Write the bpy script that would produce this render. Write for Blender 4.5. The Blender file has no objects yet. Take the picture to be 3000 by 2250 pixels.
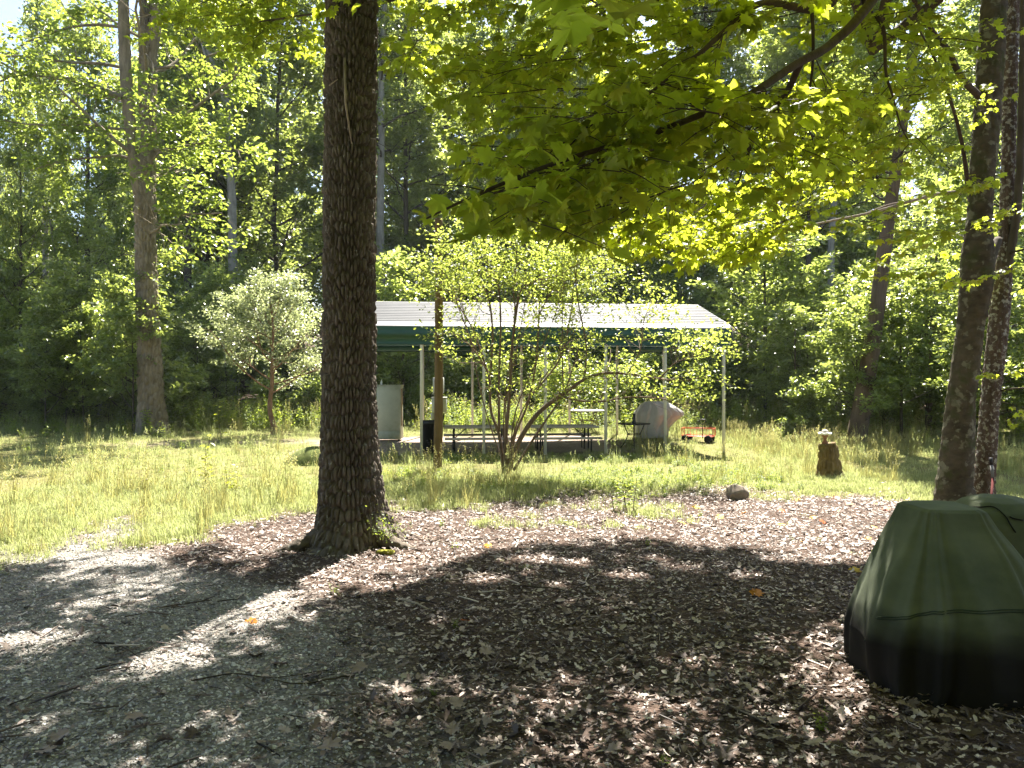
import bpy, math
import numpy as np
from mathutils import Vector, Matrix

R = np.random.default_rng(7)
rad = math.radians
scene = bpy.context.scene
COL = scene.collection

# ------------------------------------------------------------------ camera, sky, sun, exposure
CAM_H, FOC, HZ = 2.1, 2266.0, 1110.0        # eye height, focal length and horizon row of the 3000 px wide photograph
cam = bpy.data.cameras.new('camera')
camo = bpy.data.objects.new('camera', cam); COL.objects.link(camo)
cam.sensor_width = 36.0
cam.lens = 36.0 * FOC / 3000.0
cam.shift_y = -(1125.0 - HZ) / 3000.0
cam.clip_start, cam.clip_end = 0.05, 2000.0
camo.location = (0, 0, CAM_H)
camo.rotation_euler = (rad(90), 0, 0)
scene.camera = camo

SUN_EL, SUN_AZ = 57.0, 15.0                   # azimuth to the right of the view direction
S = np.array([math.sin(rad(SUN_AZ)) * math.cos(rad(SUN_EL)), math.cos(rad(SUN_AZ)) * math.cos(rad(SUN_EL)), math.sin(rad(SUN_EL))])
world = bpy.data.worlds.new('World'); scene.world = world; world.use_nodes = True
wn = world.node_tree
bg = wn.nodes['Background']
sky = wn.nodes.new('ShaderNodeTexSky'); sky.sky_type = 'NISHITA'; sky.sun_disc = False
sky.sun_elevation = rad(SUN_EL); sky.sun_rotation = rad(SUN_AZ)
sky.air_density = 1.0; sky.dust_density = 1.5
wn.links.new(sky.outputs[0], bg.inputs[0]); bg.inputs[1].default_value = 0.052
sun = bpy.data.lights.new('sun', 'SUN'); sun.energy = 5.0; sun.angle = rad(0.53); sun.color = (1.0, 0.94, 0.84)
suno = bpy.data.objects.new('sun', sun); COL.objects.link(suno)
suno.rotation_euler = Vector((S[0], S[1], S[2])).to_track_quat('Z', 'Y').to_euler()
vs = scene.view_settings
vs.view_transform = 'Standard'; vs.look = 'None'; vs.gamma = 1.0; vs.exposure = 2.55
scene.render.engine = 'CYCLES'
cy = scene.cycles
cy.max_bounces = 5; cy.diffuse_bounces = 2; cy.glossy_bounces = 1; cy.transmission_bounces = 3; cy.transparent_max_bounces = 4
cy.caustics_reflective = False; cy.caustics_refractive = False
cy.use_denoising = True

# ------------------------------------------------------------------ noise
def _h(i, j, k=0):
    n = (i.astype(np.int64) * 374761393 + j.astype(np.int64) * 668265263 + np.int64(k) * 2147483647) & 0x7fffffff
    n = ((n ^ (n >> 13)) * 1274126177) & 0x7fffffff
    n = ((n ^ (n >> 16)) * 2246822519) & 0x7fffffff
    return (n & 0xffff) / 65535.0
def vnoise(x, y, seed=0):
    x = np.asarray(x, float); y = np.asarray(y, float)
    i = np.floor(x); j = np.floor(y); f = x - i; g = y - j
    f = f * f * (3 - 2 * f); g = g * g * (3 - 2 * g)
    a = _h(i, j, seed); b = _h(i + 1, j, seed); c = _h(i, j + 1, seed); d = _h(i + 1, j + 1, seed)
    return (a * (1 - f) + b * f) * (1 - g) + (c * (1 - f) + d * f) * g
def fbm(x, y, seed=0, o=3):
    s = 0; a = 0.5
    for k in range(o):
        s = s + a * vnoise(np.asarray(x) * 2 ** k, np.asarray(y) * 2 ** k, seed + k); a *= 0.5
    return s / (1 - 0.5 ** o)
def voro(x, y, nx, seed=0):
    """F1, F2 and cell id of a jittered grid that repeats every nx cells in x"""
    i = np.floor(x); j = np.floor(y)
    F1 = np.full(x.shape, 9.0); F2 = F1.copy(); cid = np.zeros(x.shape)
    for a in (-1, 0, 1):
        for b in (-1, 0, 1):
            ci = i + a; cj = j + b; w = np.mod(ci, nx)
            px = ci + 0.15 + 0.7 * _h(w, cj, seed); py = cj + 0.05 + 0.9 * _h(w, cj, seed + 5)
            d = np.hypot(px - x, py - y)
            n1 = d < F1
            F2 = np.where(n1, F1, np.minimum(F2, d)); cid = np.where(n1, _h(w, cj, seed + 9), cid); F1 = np.where(n1, d, F1)
    return F1, F2, cid
def sstep(a, b, x):
    t = np.clip((np.asarray(x, float) - a) / (b - a), 0, 1); return t * t * (3 - 2 * t)

# ------------------------------------------------------------------ ground shape and pixel helpers
def sp(t, w): return w * np.log1p(np.exp(np.clip(np.asarray(t, float) / w, -30, 30)))
def gz(x, y):
    x = np.asarray(x, float); y = np.asarray(y, float)
    h = 0.03 * sp(y - 24, 1.5) + 0.17 * sp(y - 42, 4) - 0.12 * sp(y - 95, 10)
    h = h + 0.05 * (fbm(x * .35, y * .35, 3) - .5) + 0.015 * (fbm(x * 2.1, y * 2.1, 11) - .5)
    return h
def P(px, py, d): return np.array([(px - 1500.0) / FOC * d, d, CAM_H + (HZ - py) / FOC * d])
def G(px, py):
    d = 2.0
    while d < 90:
        p = P(px, py, d)
        if p[2] <= gz(p[0], p[1]): break
        d += 0.02
    return np.array([p[0], p[1], float(gz(p[0], p[1]))])
def at(x, y): return np.array([x, y, float(gz(x, y))])
def topix(p):
    p = np.asarray(p, float); y = np.maximum(p[..., 1], 0.05)
    return 1500 + p[..., 0] / y * FOC, HZ - (p[..., 2] - CAM_H) / y * FOC

# ------------------------------------------------------------------ objects
ORG = {}
def mesh(name, V, F, mat=None, tint=None, smooth=False, attrs=None):
    V = np.asarray(V, np.float32); me = bpy.data.meshes.new(name)
    if isinstance(F, np.ndarray): Fs = [F]
    elif len(F) and isinstance(F[0], np.ndarray) and F[0].ndim == 2: Fs = F
    else:
        by = {}
        for f in F: by.setdefault(len(f), []).append(f)
        Fs = [np.array(v) for v in by.values()]
    Fs = [f for f in Fs if len(f)]
    nl = sum(f.size for f in Fs); npoly = sum(len(f) for f in Fs)
    me.vertices.add(len(V)); me.vertices.foreach_set('co', V.ravel())
    me.loops.add(nl); me.polygons.add(npoly)
    me.loops.foreach_set('vertex_index', np.concatenate([f.ravel() for f in Fs]).astype(np.int32))
    tot = np.concatenate([np.full(len(f), f.shape[1]) for f in Fs])
    st = np.concatenate([[0], np.cumsum(tot)[:-1]])
    me.polygons.foreach_set('loop_start', st.astype(np.int32)); 
    if smooth: me.polygons.foreach_set('use_smooth', np.ones(npoly, bool))
    me.update(calc_edges=True)
    if tint is not None:
        a = me.attributes.new('tint', 'FLOAT', 'POINT'); a.data.foreach_set('value', np.asarray(tint, np.float32))
    for k, v in (attrs or {}).items():
        a = me.attributes.new(k, 'FLOAT', 'POINT'); a.data.foreach_set('value', np.asarray(v, np.float32))
    if mat: me.materials.append(mat)
    return me
def link(name, me, parent=None):
    o = bpy.data.objects.new(name, me); COL.objects.link(o)
    if parent is not None: o.parent = parent
    return o
def tag(o, label=None, cat=None, group=None, kind=None):
    if label: o['label'] = label
    if cat: o['category'] = cat
    if group: o['group'] = group
    if kind: o['kind'] = kind
    return o
def thing(name, label, cat, loc=(0, 0, 0), group=None, rz=0.0):
    o = bpy.data.objects.new(name, None); COL.objects.link(o); o.empty_display_size = 0.1
    o.location = [float(c) for c in loc]; o.rotation_euler = (0, 0, rz)
    tag(o, label, cat, group); ORG[o.name] = np.array(loc, float)
    return o
def part(name, VF, mat, parent, smooth=False, tint=None, label=None, world=True, attrs=None):
    V, F = VF
    V = np.asarray(V, float)
    if world and parent is not None: V = V - ORG[parent.name]
    o = link(name, mesh(name, V, F, mat, tint, smooth, attrs), parent)
    if world and parent is not None: ORG[o.name] = ORG[parent.name]
    if label: o['label'] = label
    return o
def sub(name, VF, mat, parent, **k):            # a part of a part, same origin
    return part(name, VF, mat, parent, **k)
def join(*parts):
    Vs, Fs, n = [], [], 0
    for V, F in parts:
        V = np.asarray(V, float); Vs.append(V)
        if isinstance(F, np.ndarray): Fs += (F + n).tolist()
        else: Fs += [[int(i) + n for i in f] for f in F]
        n += len(V)
    return np.concatenate(Vs), Fs

# ------------------------------------------------------------------ shapes
def tube(pts, r, n=8, cap=True):
    pts = np.asarray(pts, float); k = len(pts); r = np.broadcast_to(np.asarray(r, float), (k,))
    T = np.gradient(pts, axis=0); T /= np.linalg.norm(T, axis=1)[:, None] + 1e-9
    ref = np.array([0, 0, 1.0]) if abs(T[0][2]) < 0.9 else np.array([1.0, 0, 0])
    U = np.zeros_like(T); u = np.cross(T[0], ref); u /= np.linalg.norm(u)
    for i in range(k):
        u = u - T[i] * np.dot(u, T[i]); u /= np.linalg.norm(u) + 1e-9; U[i] = u
    W = np.cross(T, U)
    a = np.arange(n) * 2 * np.pi / n
    V = pts[:, None, :] + r[:, None, None] * (np.cos(a)[None, :, None] * U[:, None, :] + np.sin(a)[None, :, None] * W[:, None, :])
    V = V.reshape(-1, 3)
    i = np.arange(k - 1)[:, None] * n; j = np.arange(n)[None, :]; j2 = (j + 1) % n
    F = np.stack([i + j, i + j2, i + n + j2, i + n + j], -1).reshape(-1, 4).tolist()
    if cap: F += [list(range(n))[::-1], list(range((k - 1) * n, k * n))]
    return V, F
def box(cx, cy_, cz, sx, sy, sz, M=None, bev=0.0):
    """box of full sizes, chamfered on every edge"""
    b = min(bev, sx * .45, sy * .45, sz * .45)
    hx, hy, hz = sx / 2, sy / 2, sz / 2
    if b <= 0:
        V = np.array([[x, y, z] for z in (-hz, hz) for y in (-hy, hy) for x in (-hx, hx)])
        F = [[0, 2, 3, 1], [4, 5, 7, 6], [0, 1, 5, 4], [2, 6, 7, 3], [0, 4, 6, 2], [1, 3, 7, 5]]
    else:
        V = []; F = []
        idx = {}
        for sxn in (-1, 1):
            for syn in (-1, 1):
                for szn in (-1, 1):
                    for ax in range(3):
                        v = [sxn * (hx - (0 if ax == 0 else b)), syn * (hy - (0 if ax == 1 else b)), szn * (hz - (0 if ax == 2 else b))]
                        idx[(sxn, syn, szn, ax)] = len(V); V.append(v)
        V = np.array(V)
        for ax in range(3):
            for s in (-1, 1):
                def key(p, q):
                    t = [0, 0, 0]; t[ax] = s; o = [i for i in range(3) if i != ax]; t[o[0]] = p; t[o[1]] = q; return idx[(t[0], t[1], t[2], ax)]
                F.append([key(-1, -1), key(1, -1), key(1, 1), key(-1, 1)])
        for ax in range(3):
            o = [i for i in range(3) if i != ax]
            for p in (-1, 1):
                for q in (-1, 1):
                    def kk(e, a):
                        t = [0, 0, 0]; t[ax] = e; t[o[0]] = p; t[o[1]] = q; return idx[(t[0], t[1], t[2], a)]
                    F.append([kk(-1, o[0]), kk(1, o[0]), kk(1, o[1]), kk(-1, o[1])])
        for c in [(a, b_, c_) for a in (-1, 1) for b_ in (-1, 1) for c_ in (-1, 1)]:
            F.append([idx[c + (0,)], idx[c + (1,)], idx[c + (2,)]])
        FF = []
        for f in F:
            p = V[f]; nrm = np.cross(p[1] - p[0], p[2] - p[0])
            FF.append(f if np.dot(nrm, p.mean(0)) > 0 else f[::-1])
        F = FF
    if M is not None: V = V @ np.array(M).T
    return V + np.array([cx, cy_, cz]), F
def rotz(a): c, s = math.cos(a), math.sin(a); return np.array([[c, -s, 0], [s, c, 0], [0, 0, 1.0]])
def roty(a): c, s = math.cos(a), math.sin(a); return np.array([[c, 0, s], [0, 1, 0], [-s, 0, c]])
def rotx(a): c, s = math.cos(a), math.sin(a); return np.array([[1, 0, 0], [0, c, -s], [0, s, c]])
def xf(VF, M=None, t=(0, 0, 0)):
    V, F = VF; V = np.asarray(V, float)
    if M is not None: V = V @ np.asarray(M).T
    return V + np.asarray(t, float), F
def lathe(prof, n=20, wob=0):
    prof = np.asarray(prof, float); a = np.arange(n) * 2 * np.pi / n
    V = np.stack([prof[:, 0][:, None] * np.cos(a), prof[:, 0][:, None] * np.sin(a), np.repeat(prof[:, 1][:, None], n, 1)], -1).reshape(-1, 3)
    k = len(prof); i = np.arange(k - 1)[:, None] * n; j = np.arange(n)[None, :]; j2 = (j + 1) % n
    F = np.stack([i + j, i + j2, i + n + j2, i + n + j], -1).reshape(-1, 4).tolist()
    F += [list(range(n))[::-1], list(range((k - 1) * n, k * n))]
    return V, F
def catmull(pts, n=8):
    p = np.asarray(pts, float); p = np.vstack([2 * p[0] - p[1], p, 2 * p[-1] - p[-2]]); out = []
    for i in range(1, len(p) - 2):
        for t in np.arange(n) / n:
            out.append(.5 * ((2 * p[i]) + (-p[i - 1] + p[i + 1]) * t + (2 * p[i - 1] - 5 * p[i] + 4 * p[i + 1] - p[i + 2]) * t * t + (-p[i - 1] + 3 * p[i] - 3 * p[i + 1] + p[i + 2]) * t ** 3))
    out.append(p[-2]); return np.array(out)

# ------------------------------------------------------------------ leaf shapes (x towards the tip, y across, z normal) and scatter
def fanleaf(half, centre, cup=-.12, fold=.05):
    half = np.array(half, float)
    o = np.vstack([half, half[1:-1][::-1] * [1, -1]])
    z = cup * ((o[:, 0] - centre) ** 2 + o[:, 1] ** 2) * 2 + fold * np.abs(o[:, 1]) * 2
    V = np.vstack([[centre, 0, 0], np.c_[o, z]]); n = len(o)
    F = np.array([[0, 1 + i, 1 + (i + 1) % n] for i in range(n)])
    return V, F[:, ::-1] if False else F
DIAM = (np.array([[0, 0, 0], [.45, .3, .07], [1, 0, -.08], [.45, -.3, .07]], float), np.array([[0, 2, 1], [0, 3, 2]]))
OVAL = (np.array([[0, 0, 0], [.28, .24, .05], [.68, .22, .02], [1, 0, -.12], [.68, -.22, .02], [.28, -.24, .05], [.5, 0, -.03]], float),
        np.array([[0, 6, 1], [1, 6, 2], [2, 6, 3], [3, 6, 4], [4, 6, 5], [5, 6, 0]]))
MAPLE = fanleaf([[.02, 0], [-.06, .10], [.04, .25], [.02, .36], [.15, .40], [.24, .55], [.31, .43], [.41, .34], [.55, .50], [.61, .45], [.79, .52], [.74, .36], [.63, .23], [.76, .22], [.82, .14], [1.04, 0]], .36, -.22, .05)
MAPLE_S = fanleaf([[.0, 0], [.02, .36], [.22, .52], [.38, .26], [.74, .5], [.64, .15], [1.05, 0]], .36, -.16, .03)
OAKL = fanleaf([[0, 0], [.18, .05], [.24, .17], [.34, .08], [.46, .25], [.54, .09], [.66, .24], [.74, .1], [.86, .15], [1.0, 0]], .5, .22, -.06)
OAKS = fanleaf([[0, 0], [.25, .17], [.36, .07], [.55, .24], [.66, .09], [.82, .16], [1.0, 0]], .5, .25, -.05)
def unit(v): return v / (np.linalg.norm(v, axis=-1, keepdims=True) + 1e-9)
def leaves(shape, pos, nrm, tip, size, wid=1.0, tint=None):
    V0, F0 = shape; n = len(pos)
    nrm = unit(nrm); tip = unit(tip - nrm * np.sum(tip * nrm, -1, keepdims=True)); side = np.cross(nrm, tip)
    size = np.broadcast_to(np.asarray(size, float), (n,)); wid = np.broadcast_to(np.asarray(wid, float), (n,))
    V = pos[:, None, :] + size[:, None, None] * (V0[None, :, 0:1] * tip[:, None, :] + V0[None, :, 1:2] * (wid[:, None] * side)[:, None, :] + V0[None, :, 2:3] * nrm[:, None, :])
    F = (F0[None] + (np.arange(n) * len(V0))[:, None, None]).reshape(-1, F0.shape[1])
    t = np.repeat(R.random(n) if tint is None else tint, len(V0))
    return V.reshape(-1, 3), F, t
def cat3(L):
    n = 0; Vs = []; Fs = []; ts = []
    for V, F, t in L: Vs.append(V); Fs.append(F + n); ts.append(t); n += len(V)
    return np.concatenate(Vs), np.concatenate(Fs), np.concatenate(ts)

# ------------------------------------------------------------------ materials
def nt(name):
    m = bpy.data.materials.new(name); m.use_nodes = True; t = m.node_tree; t.nodes.clear()
    return m, t, t.nodes.new('ShaderNodeOutputMaterial')
def N(t, kind, **k):
    n = t.nodes.new('ShaderNode' + kind)
    for a, b in k.items(): setattr(n, a, b)
    return n
def ramp(t, stops, fac):
    r = N(t, 'ValToRGB'); e = r.color_ramp.elements
    while len(e) < len(stops): e.new(0.5)
    for q, (p, c) in zip(e, stops): q.position = p; q.color = (*c, 1) if len(c) == 3 else c
    t.links.new(fac, r.inputs[0]); return r
def noise(t, scale, detail=4, rough=.55, vec=None, stretch=None):
    n = N(t, 'TexNoise'); n.inputs['Scale'].default_value = scale; n.inputs['Detail'].default_value = detail; n.inputs['Roughness'].default_value = rough
    c = N(t, 'TexCoord')
    if stretch is not None:
        mp = N(t, 'Mapping'); mp.inputs['Scale'].default_value = stretch; t.links.new(c.outputs['Object'], mp.inputs[0]); t.links.new(mp.outputs[0], n.inputs[0])
    else: t.links.new(c.outputs['Object'], n.inputs[0])
    return n
def mixc(t, fac, a, b, mode='MIX'):
    m = N(t, 'MixRGB', blend_type=mode)
    for s, v in ((m.inputs[0], fac), (m.inputs[1], a), (m.inputs[2], b)):
        if isinstance(v, (int, float)): s.default_value = v
        elif isinstance(v, tuple): s.default_value = (*v, 1)
        else: t.links.new(v, s)
    return m.outputs[0]
def bump(t, h, strength=.5, dist=.01):
    b = N(t, 'Bump'); b.inputs['Strength'].default_value = strength; b.inputs['Distance'].default_value = dist; t.links.new(h, b.inputs['Height']); return b.outputs[0]
def princ(t, out, col, rough=.6, spec=.4, metal=0.0, nrm=None):
    p = N(t, 'BsdfPrincipled')
    if isinstance(col, tuple): p.inputs['Base Color'].default_value = (*col, 1)
    else: t.links.new(col, p.inputs['Base Color'])
    if isinstance(rough, (int, float)): p.inputs['Roughness'].default_value = rough
    else: t.links.new(rough, p.inputs['Roughness'])
    p.inputs['Specular IOR Level'].default_value = spec; p.inputs['Metallic'].default_value = metal
    if nrm is not None: t.links.new(nrm, p.inputs['Normal'])
    if out is not None: t.links.new(p.outputs[0], out.inputs[0])
    return p
def leafmat(name, lo, mid, hi, trans, tf=.5, rough=.42, spec=.5, objrand=.35):
    """lo..hi reflected leaf colour by each leaf's own tint; trans = transmitted colour"""
    m, t, o = nt(name)
    a = N(t, 'Attribute', attribute_name='tint'); oi = N(t, 'ObjectInfo')
    mm = N(t, 'Math', operation='MULTIPLY_ADD'); t.links.new(oi.outputs['Random'], mm.inputs[0]); mm.inputs[1].default_value = objrand; t.links.new(a.outputs['Fac'], mm.inputs[2])
    m2 = N(t, 'Math', operation='MULTIPLY'); t.links.new(mm.outputs[0], m2.inputs[0]); m2.inputs[1].default_value = 1 / (1 + objrand)
    r = ramp(t, [(0.0, lo), (.55, mid), (1.0, hi)], m2.outputs[0])
    k = [max(trans[i], 0.0) for i in range(3)]
    r2 = ramp(t, [(0.0, tuple(c * .62 for c in k)), (.6, tuple(k)), (1.0, tuple(min(1, c * 1.25) for c in k))], m2.outputs[0])
    p = princ(t, None, r.outputs[0], rough, spec)
    tr = N(t, 'BsdfTranslucent'); t.links.new(r2.outputs[0], tr.inputs[0])
    mx = N(t, 'MixShader'); mx.inputs[0].default_value = tf
    t.links.new(p.outputs[0], mx.inputs[1]); t.links.new(tr.outputs[0], mx.inputs[2]); t.links.new(mx.outputs[0], o.inputs[0])
    return m
def barkmat(name, lo, hi, patch=None, patch_scale=9.0, patch_thr=.6, moss=None, vs=(14, 14, 3), bs=.5):
    m, t, o = nt(name)
    n1 = noise(t, 1.0, 6, .65, stretch=vs); n2 = noise(t, 2.2, 3)
    c = ramp(t, [(.3, lo), (.7, hi)], n1.outputs[0]).outputs[0]
    c = mixc(t, .35, c, ramp(t, [(.3, tuple(x * .6 for x in lo)), (.75, tuple(min(1, x * 1.15) for x in hi))], n2.outputs[0]).outputs[0])
    if patch is not None:
        n3 = noise(t, patch_scale, 5, .6)
        f = ramp(t, [(patch_thr, (0, 0, 0)), (patch_thr + .06, (1, 1, 1))], n3.outputs[0]).outputs[0]
        c = mixc(t, f, c, patch)
    if moss is not None:
        n4 = noise(t, 3.1, 4, .6); f = ramp(t, [(.52, (0, 0, 0)), (.66, (.8, .8, .8))], n4.outputs[0]).outputs[0]; c = mixc(t, f, c, moss)
    princ(t, o, c, .9, .15, nrm=bump(t, n1.outputs[0], bs, .02))
    return m
def flat(name, col, rough=.6, spec=.4, metal=0.0, var=.25, scale=6.0, bs=.1, dirt=None, dirt_thr=.55, stretch=None):
    m, t, o = nt(name)
    n1 = noise(t, scale, 5, .6, stretch=stretch)
    c = ramp(t, [(.25, tuple(x * (1 - var) for x in col)), (.75, tuple(min(1, x * (1 + var)) for x in col))], n1.outputs[0]).outputs[0]
    if dirt is not None:
        n2 = noise(t, scale * .45, 6, .65); f = ramp(t, [(dirt_thr, (0, 0, 0)), (dirt_thr + .18, (.85, .85, .85))], n2.outputs[0]).outputs[0]; c = mixc(t, f, c, dirt)
    princ(t, o, c, rough, spec, metal, nrm=bump(t, n1.outputs[0], bs, .004))
    return m

M = {}
M['maple'] = leafmat('maple_leaf_green', (.035, .075, .018), (.055, .105, .02), (.09, .14, .025), (.66, .75, .05), .6, .42, .45)
M['oak'] = leafmat('oak_leaf_green', (.04, .075, .022), (.06, .105, .03), (.10, .14, .04), (.42, .52, .07), .5, .32, .7)
M['wood'] = leafmat('woodland_leaf', (.055, .09, .032), (.085, .13, .042), (.14, .175, .062), (.47, .56, .11), .5, .3, .85, .8)
M['shrubleaf'] = leafmat('shrub_leaf', (.06, .10, .025), (.09, .14, .035), (.14, .18, .05), (.48, .56, .09), .52, .42, .5)
M['pearleaf'] = leafmat('pale_leaf', (.13, .16, .09), (.20, .23, .14), (.30, .31, .22), (.48, .54, .22), .45, .28, .9)
M['weed'] = leafmat('weed_leaf', (.06, .11, .025), (.10, .16, .03), (.15, .20, .04), (.50, .60, .08), .5, .5, .35, .5)
M['grass'] = leafmat('grass_blade', (.12, .16, .045), (.22, .23, .085), (.42, .38, .22), (.48, .54, .2), .45, .55, .3, .7)
M['straw'] = leafmat('straw_grass', (.13, .16, .05), (.26, .24, .10), (.38, .33, .18), (.50, .48, .16), .42, .55, .3, .5)
M['yellowleaf'] = leafmat('yellow_green_leaf', (.14, .18, .03), (.2, .24, .03), (.26, .27, .03), (.62, .66, .05), .55, .45, .4)
M['bark_oak'] = barkmat('oak_bark', (.05, .041, .033), (.19, .158, .128), patch=(.24, .235, .215), patch_scale=13, patch_thr=.62, vs=(16, 16, 4), bs=.7)
M['bark_left'] = barkmat('grey_oak_bark', (.13, .108, .08), (.34, .285, .215), vs=(10, 10, 1.6), bs=.8)
M['bark_dark'] = barkmat('dark_bark', (.05, .042, .034), (.13, .11, .09), vs=(8, 8, 1.2))
M['bark_grey'] = barkmat('pale_grey_bark', (.16, .15, .13), (.38, .36, .33), vs=(8, 8, 1.6))
M['bark_brown'] = barkmat('brown_furrowed_bark', (.07, .052, .04), (.20, .15, .115), vs=(12, 12, 1.0), bs=.9)
M['bark_mapleA'] = barkmat('mossy_maple_bark', (.035, .03, .02), (.12, .10, .07), patch=(.17, .165, .12), patch_scale=5.5, patch_thr=.55, moss=(.05, .06, .02), vs=(5, 5, 9), bs=.6)
M['bark_mapleB'] = barkmat('lichen_maple_bark', (.06, .045, .035), (.16, .12, .10), patch=(.34, .335, .30), patch_scale=16, patch_thr=.53, vs=(12, 12, 6), bs=.8)
M['twig'] = barkmat('twig_bark', (.035, .027, .02), (.10, .08, .06), vs=(20, 20, 6))
M['shrubbark'] = barkmat('shrub_bark', (.09, .065, .05), (.22, .16, .12), vs=(20, 20, 5))
M['pearbark'] = barkmat('reddish_slim_bark', (.14, .08, .05), (.30, .19, .12), vs=(18, 18, 5))
M['deadwood'] = barkmat('dead_wood', (.16, .12, .09), (.40, .34, .28), vs=(30, 30, 8))

# ------------------------------------------------------------------ carport frame (local u along the eave, v to the back)
CP0 = np.array([(1048 - 1500) / FOC * 20.9, 20.9]); CP1 = np.array([(2120 - 1500) / FOC * 22.0, 22.0])
CPL = float(np.linalg.norm(CP1 - CP0)); CPU = (CP1 - CP0) / CPL; CPV = np.array([-CPU[1], CPU[0]]); CPW = 5.6
CPROT = math.atan2(CPU[1], CPU[0])
def cpl(x, y):
    dx = np.asarray(x) - CP0[0]; dy = np.asarray(y) - CP0[1]
    return dx * CPU[0] + dy * CPU[1], dx * CPV[0] + dy * CPV[1]

# ------------------------------------------------------------------ ground
def gravelmask(x, y):
    xb = np.interp(y, [2, 4.2, 6.4, 8.4, 9.7, 12, 16], [.3, -.3, -1.4, -3.0, -5.0, -7.0, -9.5])
    n = (fbm(x * 1.1, y * 1.1, 21) - .5) * 1.6
    m = sstep(-.5, .7, xb - x + n)
    track = np.exp(-((x + 5.6 + .25 * (y - 11)) / .55) ** 2) * sstep(13.5, 11, y)
    return np.clip(np.maximum(m * sstep(11.5, 9.5, y), track * .8), 0, 1)
def padmask(x, y):
    u, v = cpl(x, y); n = (fbm(x * .8, y * .8, 31) - .5) * 1.2
    a = sstep(-2.2, -1.2, u + n) * sstep(8.3, 7.0, u + n) * sstep(.1, .9, v + n * .5) * sstep(6.1, 5.2, v + n * .6)
    path = sstep(-9, -5, u) * sstep(.5, -.5, u) * np.exp(-((v - 4.6 + n) / .8) ** 2) * .55
    return np.clip(np.maximum(a, path), 0, 1)
def grassmask(x, y):
    yg = np.interp(x, [-12, -9, -6, -4.6, -3.2, -2.2, 0, 2, 4, 6, 9, 14], [7.6, 8.4, 9.0, 9.7, 11.8, 13.0, 13.4, 13.9, 14.7, 13.6, 12.4, 11.0])
    n = (fbm(x * .9, y * .9, 41) - .5) * 3.2
    g = sstep(-.8, 1.3, y - yg + n)
    g = g * (1 - padmask(x, y)) * (1 - .85 * np.exp(-((x + 5.6 + .25 * (y - 11)) / .5) ** 2) * sstep(13.5, 11, y))
    return np.clip(g * sstep(40, 33, y + n), 0, 1)
def gaps(a, b, f, c, k):      # uneven grid: fine between a and b, growing outside to +-c
    core = np.arange(a, b + 1e-6, f); out = [core]
    s = f; p = b; r = []
    while p < c: s *= k; p += s; r.append(p)
    out.append(r); s = f; p = a; l = []
    while p > -c: s *= k; p -= s; l.append(p)
    return np.concatenate([l[::-1], core, r])
gx = gaps(-7, 7, .09, 200, 1.14); gy = gaps(2.5, 16, .08, 230, 1.07)
gy = gy[gy > -60]
GX, GY = np.meshgrid(gx, gy)
GZ = gz(GX, GY)
ny, nx = GX.shape
ii = (np.arange(ny - 1)[:, None] * nx + np.arange(nx - 1)[None, :])
GF = np.stack([ii, ii + 1, ii + nx + 1, ii + nx], -1).reshape(-1, 4)
m, t, o = nt('ground_soil')
ag = N(t, 'Attribute', attribute_name='grass'); av = N(t, 'Attribute', attribute_name='gravel'); ap = N(t, 'Attribute', attribute_name='pad')
nA = noise(t, 9, 8, .7); nB = noise(t, 40, 6, .7); nC = noise(t, .8, 4); nV = N(t, 'TexVoronoi'); nV.inputs['Scale'].default_value = 34
tc = N(t, 'TexCoord'); t.links.new(tc.outputs['Object'], nV.inputs['Vector'])
soil = ramp(t, [(.3, (.025, .018, .014)), (.52, (.075, .052, .04)), (.72, (.22, .165, .135))], nB.outputs[0]).outputs[0]
soil = mixc(t, .45, soil, ramp(t, [(.35, (.04, .028, .022)), (.7, (.18, .125, .10))], nA.outputs[0]).outputs[0])
grv = mixc(t, .5, ramp(t, [(.0, (.10, .09, .08)), (.5, (.26, .24, .21)), (1, (.44, .41, .37))], nV.outputs['Color']).outputs[0], ramp(t, [(.35, (.07, .065, .06)), (.7, (.3, .285, .265))], nB.outputs[0]).outputs[0])
grs = ramp(t, [(.3, (.07, .075, .025)), (.55, (.17, .16, .06)), (.75, (.33, .28, .14))], nB.outputs[0]).outputs[0]
pad = ramp(t, [(.3, (.22, .17, .13)), (.7, (.42, .35, .29))], nA.outputs[0]).outputs[0]
c = mixc(t, av.outputs['Fac'], soil, grv); c = mixc(t, ag.outputs['Fac'], c, grs); c = mixc(t, ap.outputs['Fac'], c, pad)
hb = N(t, 'Math', operation='ADD'); t.links.new(nB.outputs[0], hb.inputs[0]); t.links.new(nV.outputs['Distance'], hb.inputs[1])
princ(t, o, c, .95, .1, nrm=bump(t, hb.outputs[0], .9, .03))
ground = link('ground', mesh('ground', np.stack([GX, GY, GZ], -1).reshape(-1, 3), GF, m, smooth=True,
    attrs={'grass': grassmask(GX, GY).ravel(), 'gravel': gravelmask(GX, GY).ravel(), 'pad': padmask(GX, GY).ravel()}))
tag(ground, 'yard of gravel, brown leaf litter and rough grass rising into the woods', kind='structure'); ORG['ground'] = np.zeros(3)

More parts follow.
